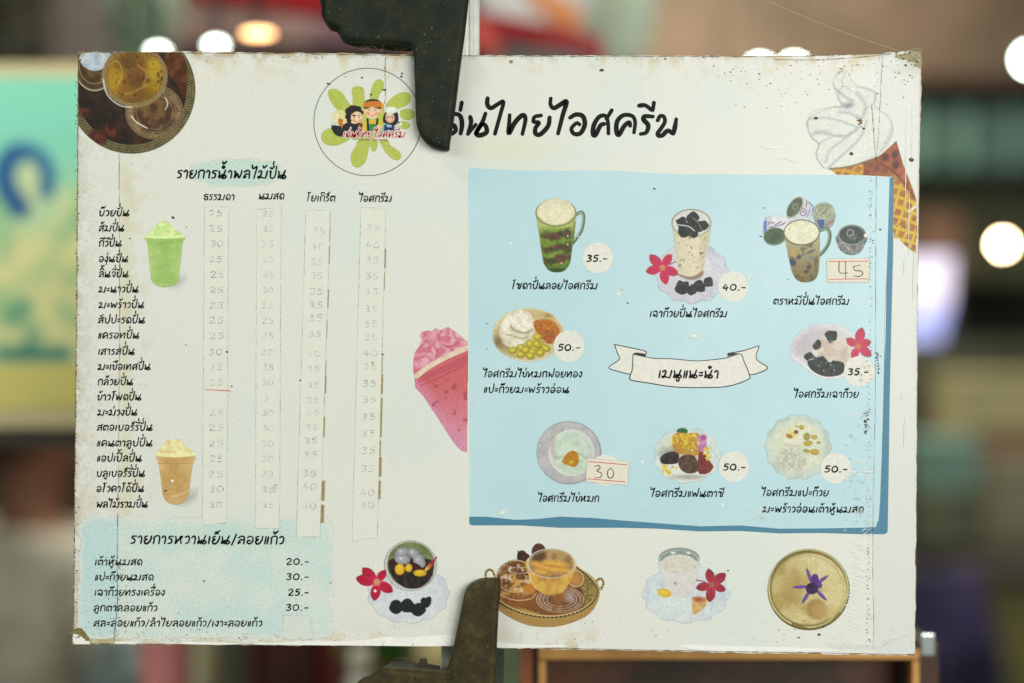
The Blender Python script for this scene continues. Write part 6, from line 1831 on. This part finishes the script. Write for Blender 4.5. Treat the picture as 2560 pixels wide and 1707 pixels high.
slab(t, 'cabinet_panel', -w / 2 + fr, w / 2 - fr, .02, .03, .001, h - .008, DW)
slab(t, 'cabinet_side', -w / 2 - .0032, -w / 2 - .0005, -.002, .16, .001, h + .002, mat('dark_side', (66, 40, 22), .6))
slab(t, 'cabinet_side', w / 2 + .0005, w / 2 + .012, -.002, .16, .001, h + .002, mat('dark_side', (66, 40, 22), .6))
slab(t, 'cabinet_top', -w / 2, w / 2 + .010, .007, .16, h - .006, h, DW)
slab(t, 'corner_cap', w / 2 + .0006, w / 2 + .0088, -.006, -.0025, h - .004, h + .009, mat('chrome', (196, 200, 196), .2, metal=.8), .001)
slab(t, 'side_trim', -w / 2 - .0103, -w / 2 - .0035, -.004, .02, .001, h + .002, mat('brown_trim', (132, 74, 36), .5))
slab(t, 'green_panel', -w / 2 - .032, -w / 2 - .0095, .05, .055, .001, h + .09, mat('pale_green_paint', (176, 200, 160), .6))


def jar(px0, px1, ytop, d, c, c2, label, neck=.45, name='sauce_bottle', cat='bottle', cap=(200, 190, 170)):
    p0, p1 = at(px0, ytop, d), at(px1, ytop, d)
    r = (p1[0] - p0[0]) / 2
    H = p0[2] - 1.0
    t = empty(name, ((p0[0] + p1[0]) / 2, p0[1], 1.0), label, cat)
    a = Acc(); a.lathe([(r * .94, 0), (r, .006), (r, H * .90), (r * .96, H * .93), (r * neck * 1.3, H * .97), (r * neck, H * .99), (r * neck, H)], n=28)
    a.build('bottle_body', mat('bottle_%d' % int(px0), c, .35, c2=c2, scale=12), t, True)
    a = Acc(); a.lathe([(r * neck * 1.12, H + .0005), (r * neck * 1.12, H + .02), (r * neck, H + .024)], n=20)
    a.build('bottle_cap', mat('cap_%d' % int(px0), cap, .4), t, True)
    return t


jar(352, 474, 1560, 1.34, (196, 122, 118), (170, 104, 98), 'pink bottle under the left half of the board', .8, cap=(190, 120, 116))
jar(482, 536, 1560, 1.5, (196, 190, 150), (176, 170, 128), 'slim cream bottle just right of the pink bottle', .8)
jar(544, 606, 1600, 1.3, (70, 76, 48), (50, 54, 32), 'dark olive bottle left of the maroon jar', .8, cap=(84, 96, 52))
jar(612, 776, 1540, 1.45, (74, 18, 14), (44, 10, 8), 'wide maroon jar below the middle of the board', .9, 'jam_jar', 'jar', cap=(84, 20, 16))
jar(776, 846, 1560, 1.5, (122, 34, 18), (90, 22, 12), 'brick red bottle against the maroon jar', .8, cap=(110, 30, 18))
jar(864, 940, 1684, 1.3, (206, 208, 190), (180, 184, 160), 'small white bottle shape standing in for a reflection left of the bottom clamp', .7)  # white bottle shape added in place of a bright reflection
leafy(520, 1570, 640, 1640, 1.8, 130, (64, 110, 30), (36, 70, 18), 'small bright green herb behind the cream bottle', 41, 'herb_plant', True, .02)
leafy(835, 1560, 1040, 1680, 1.75, 200, (62, 112, 28), (34, 60, 20), 'leafy green herb left of the bottom clamp', 42, 'herb_plant', True, .022)
t, w, h = bx('khaki_tray', (830, 1655, 1120, 1760), 1.9, .2, None, 'khaki yellow tray behind the herb, left of the bottom clamp', 'tray')
slab(t, 'tray_body', -w / 2, w / 2, 0, .2, 1.0 - t.location.z + .0005, h * .93, mat('khaki_tray', (136, 124, 72), .7, c2=(110, 100, 60), scale=12))
slab(t, 'tray_rim', -w / 2 - .006, w / 2 + .006, -.006, .206, h * .931, h, mat('khaki_rim', (150, 136, 84), .7))


# ---- two seated people far behind
def person(px, py, d, shirt, shirt2, skin, hair, label, turn=0.0, seat=.45):
    x, y, z = at(px, py, d)
    t = empty('person', (x, y, 0), label, 'person', None, turn)
    hz = z                                   # head centre height
    sh = hz - .215
    J = {'pelvis': (0, 0, seat + .10), 'belly': (0, .0, seat + .26), 'chest': (0, .01, sh - .05), 'collar': (0, .005, sh + .02), 'neck': (0, .0, sh + .075), 'jaw': (0, -.02, hz - .06), 'head': (0, -.005, hz + .03), 'crown': (0, .0, hz + .09)}
    R_ = {'pelvis': (.17, .13), 'belly': (.15, .11), 'chest': (.18, .12), 'collar': (.085, .075), 'neck': (.055, .055), 'jaw': (.065, .07), 'head': (.078, .092), 'crown': (.05, .06)}
    E = [('pelvis', 'belly'), ('belly', 'chest'), ('chest', 'collar'), ('collar', 'neck'), ('neck', 'jaw'), ('jaw', 'head'), ('head', 'crown')]
    for s_, n_ in ((-1, 'l'), (1, 'r')):
        J.update({'sh' + n_: (s_ * .18, .01, sh), 'el' + n_: (s_ * .24, -.04, sh - .27), 'wr' + n_: (s_ * .16, -.24, sh - .33), 'ha' + n_: (s_ * .14, -.31, sh - .34),
                  'hp' + n_: (s_ * .09, -.03, seat + .07), 'kn' + n_: (s_ * .12, -.44, seat + .05), 'an' + n_: (s_ * .12, -.40, .08), 'to' + n_: (s_ * .13, -.54, .04)})
        R_.update({'sh' + n_: (.065, .06), 'el' + n_: (.045, .042), 'wr' + n_: (.028, .024), 'ha' + n_: (.034, .016), 'hp' + n_: (.09, .085), 'kn' + n_: (.06, .06), 'an' + n_: (.038, .038), 'to' + n_: (.04, .025)})
        E += [('chest', 'sh' + n_), ('sh' + n_, 'el' + n_), ('el' + n_, 'wr' + n_), ('wr' + n_, 'ha' + n_), ('pelvis', 'hp' + n_), ('hp' + n_, 'kn' + n_), ('kn' + n_, 'an' + n_), ('an' + n_, 'to' + n_)]
        for fi in range(4):
            k_ = 'f%d%s' % (fi, n_); J[k_] = (s_ * (.14 + (fi - 1.5) * .017), -.37 - .012 * (fi in (1, 2)), sh - .352); R_[k_] = (.008, .008); E.append(('ha' + n_, k_))
        k_ = 'th' + n_; J[k_] = (s_ * .095, -.31, sh - .335); R_[k_] = (.010, .010); E.append(('wr' + n_, k_))
    names = list(J)

    def skin_mesh(nm, keys, mtl, grow=0.0, par=t):
        me = bpy.data.meshes.new(nm)
        ed_ = [(keys.index(a), keys.index(b)) for a, b in E if a in keys and b in keys]
        me.from_pydata([J[k] for k in keys], ed_, [])
        o = link(nm, me, mtl, par)
        md = o.modifiers.new('skin', 'SKIN')
        for i, k in enumerate(keys):
            sv = me.skin_vertices[0].data[i]
            sv.radius = (R_[k][0] + grow, R_[k][1] + grow)
            sv.use_root = (k == keys[0])
        md.use_smooth_shade = True
        sd = o.modifiers.new('sub', 'SUBSURF'); sd.levels = sd.render_levels = 2
        return o
    body = skin_mesh('body', names, mat('skin_%d' % int(px), skin, .5, var=.06))
    skin_mesh('shirt', ['belly', 'pelvis', 'chest', 'collar', 'shl', 'ell', 'shr', 'elr'], mat('shirt_%d' % int(px), shirt, .8, c2=shirt2, scale=9, thr=(.42, .58)), .02)
    skin_mesh('trousers', ['pelvis', 'hpl', 'knl', 'anl', 'hpr', 'knr', 'anr'], mat('trousers', (38, 38, 46), .8), .014)
    a = Acc()
    NU, NV = 20, 12
    v, f = [], []
    for j in range(NV + 1):
        b = math.pi * .66 * j / NV
        for i in range(NU):
            aa = 2 * math.pi * i / NU
            back = .5 + .5 * math.sin(aa)
            bb = b * (.62 + .45 * back)
            v.append((.092 * math.sin(bb) * math.cos(aa), .008 + .108 * math.sin(bb) * math.sin(aa), hz + .03 + .118 * math.cos(bb)))
    for j in range(NV):
        for i in range(NU):
            k = (i + 1) % NU
            f.append((j * NU + i, (j + 1) * NU + i, (j + 1) * NU + k, j * NU + k))
    o = mesh('hair', v, f, mat('hair_%d' % int(px), hair, .5, var=.2), t, smooth=True)
    so = o.modifiers.new('sol', 'SOLIDIFY'); so.thickness = .012
    for s_ in (-1, 1):
        a = Acc(); a.lathe([(.001, -.009), (.009, 0), (.001, .009)], s_ * .03, -.092, 10); a.v = [(x_, y_, z_ + hz + .02) for x_, y_, z_ in a.v]; a.build('eye', mat('eye_dark', (30, 24, 20), .3), t)
        a = Acc(); a.lathe([(.004, -.028), (.012, 0), (.006, .026)], s_ * .083, .0, 10); a.v = [(x_, y_, z_ + hz + .01) for x_, y_, z_ in a.v]; a.build('ear', mat('skin_%d' % int(px), skin, .5), t)
    a = Acc(); a.tube([(0, -.095, hz + .02), (0, -.115, hz - .02)], [.007, .014], 8); a.build('nose', mat('skin_%d' % int(px), skin, .5), t)
    a = Acc(); a.tube([(-.02, -.088, hz - .048), (0, -.094, hz - .05), (.02, -.088, hz - .048)], .005, 6); a.build('mouth', mat('lips', (150, 80, 70), .5), t)
    # stool under the person
    s = empty('stool', (x, y, 0), 'metal stool carrying the ' + label.split(' with')[0]+' with '+label.split('with ')[1].split(' and')[0], 'stool', None, turn)
    a = Acc(); a.lathe([(.15, seat - .045), (.16, seat - .035), (.16, seat - .02), (.14, seat - .015)], n=24); a.build('seat', mat('stool_red', (130, 30, 26), .5), s)
    for sx in (-1, 1):
        for sy in (-1, 1):
            a = Acc(); a.tube([(sx * .10, sy * .10, seat - .046), (sx * .14, sy * .14, 0)], .012, 8); a.build('leg', mat('stool_leg', (90, 90, 86), .4, metal=.6), s)
    return t


person(70, 1095, 2.75, (214, 208, 186), (176, 170, 146), (112, 72, 48), (26, 20, 14), 'seated person with dark hair and a loose beige shirt at the lower left edge', math.radians(150))
person(2160, 1205, 2.9, (60, 50, 86), (28, 30, 50), (130, 90, 70), (20, 18, 16), 'seated person with black hair and a purple blue shirt behind the right board edge', math.radians(170))
t, w, h = bx('grey_cloth_stall', (-300, 1085, 260, 2200), 4.0, .3, None, 'dark greenish stall front behind the seated person on the left', 'stall')
slab(t, 'stall_front', -w / 2, w / 2, 0, .3, .0, h, mat('stall_dark', (62, 64, 48), .8, c2=(40, 38, 26), scale=4))
slab(t, 'stall_rail', -w / 2, w / 2, -.03, -.001, h - .06, h - .02, mat('stall_rail', (96, 84, 74), .6))
t, w, h = bx('blue_grey_sack', (195, 1640, 345, 2100), 2.3, .2, None, 'blue grey sack leaning below the left part of the board', 'sack')
slab(t, 'sack_body', -w / 2, w / 2, 0, .15, 0, h, mat('sack_cloth', (134, 150, 146), .8, c2=(110, 124, 120), scale=9), .03)
slab(t, 'sack_fold', -w / 2 + .02, w / 2 - .02, .02, .13, h + .0005, h + .03, mat('sack_cloth', (134, 150, 146), .8), .01)
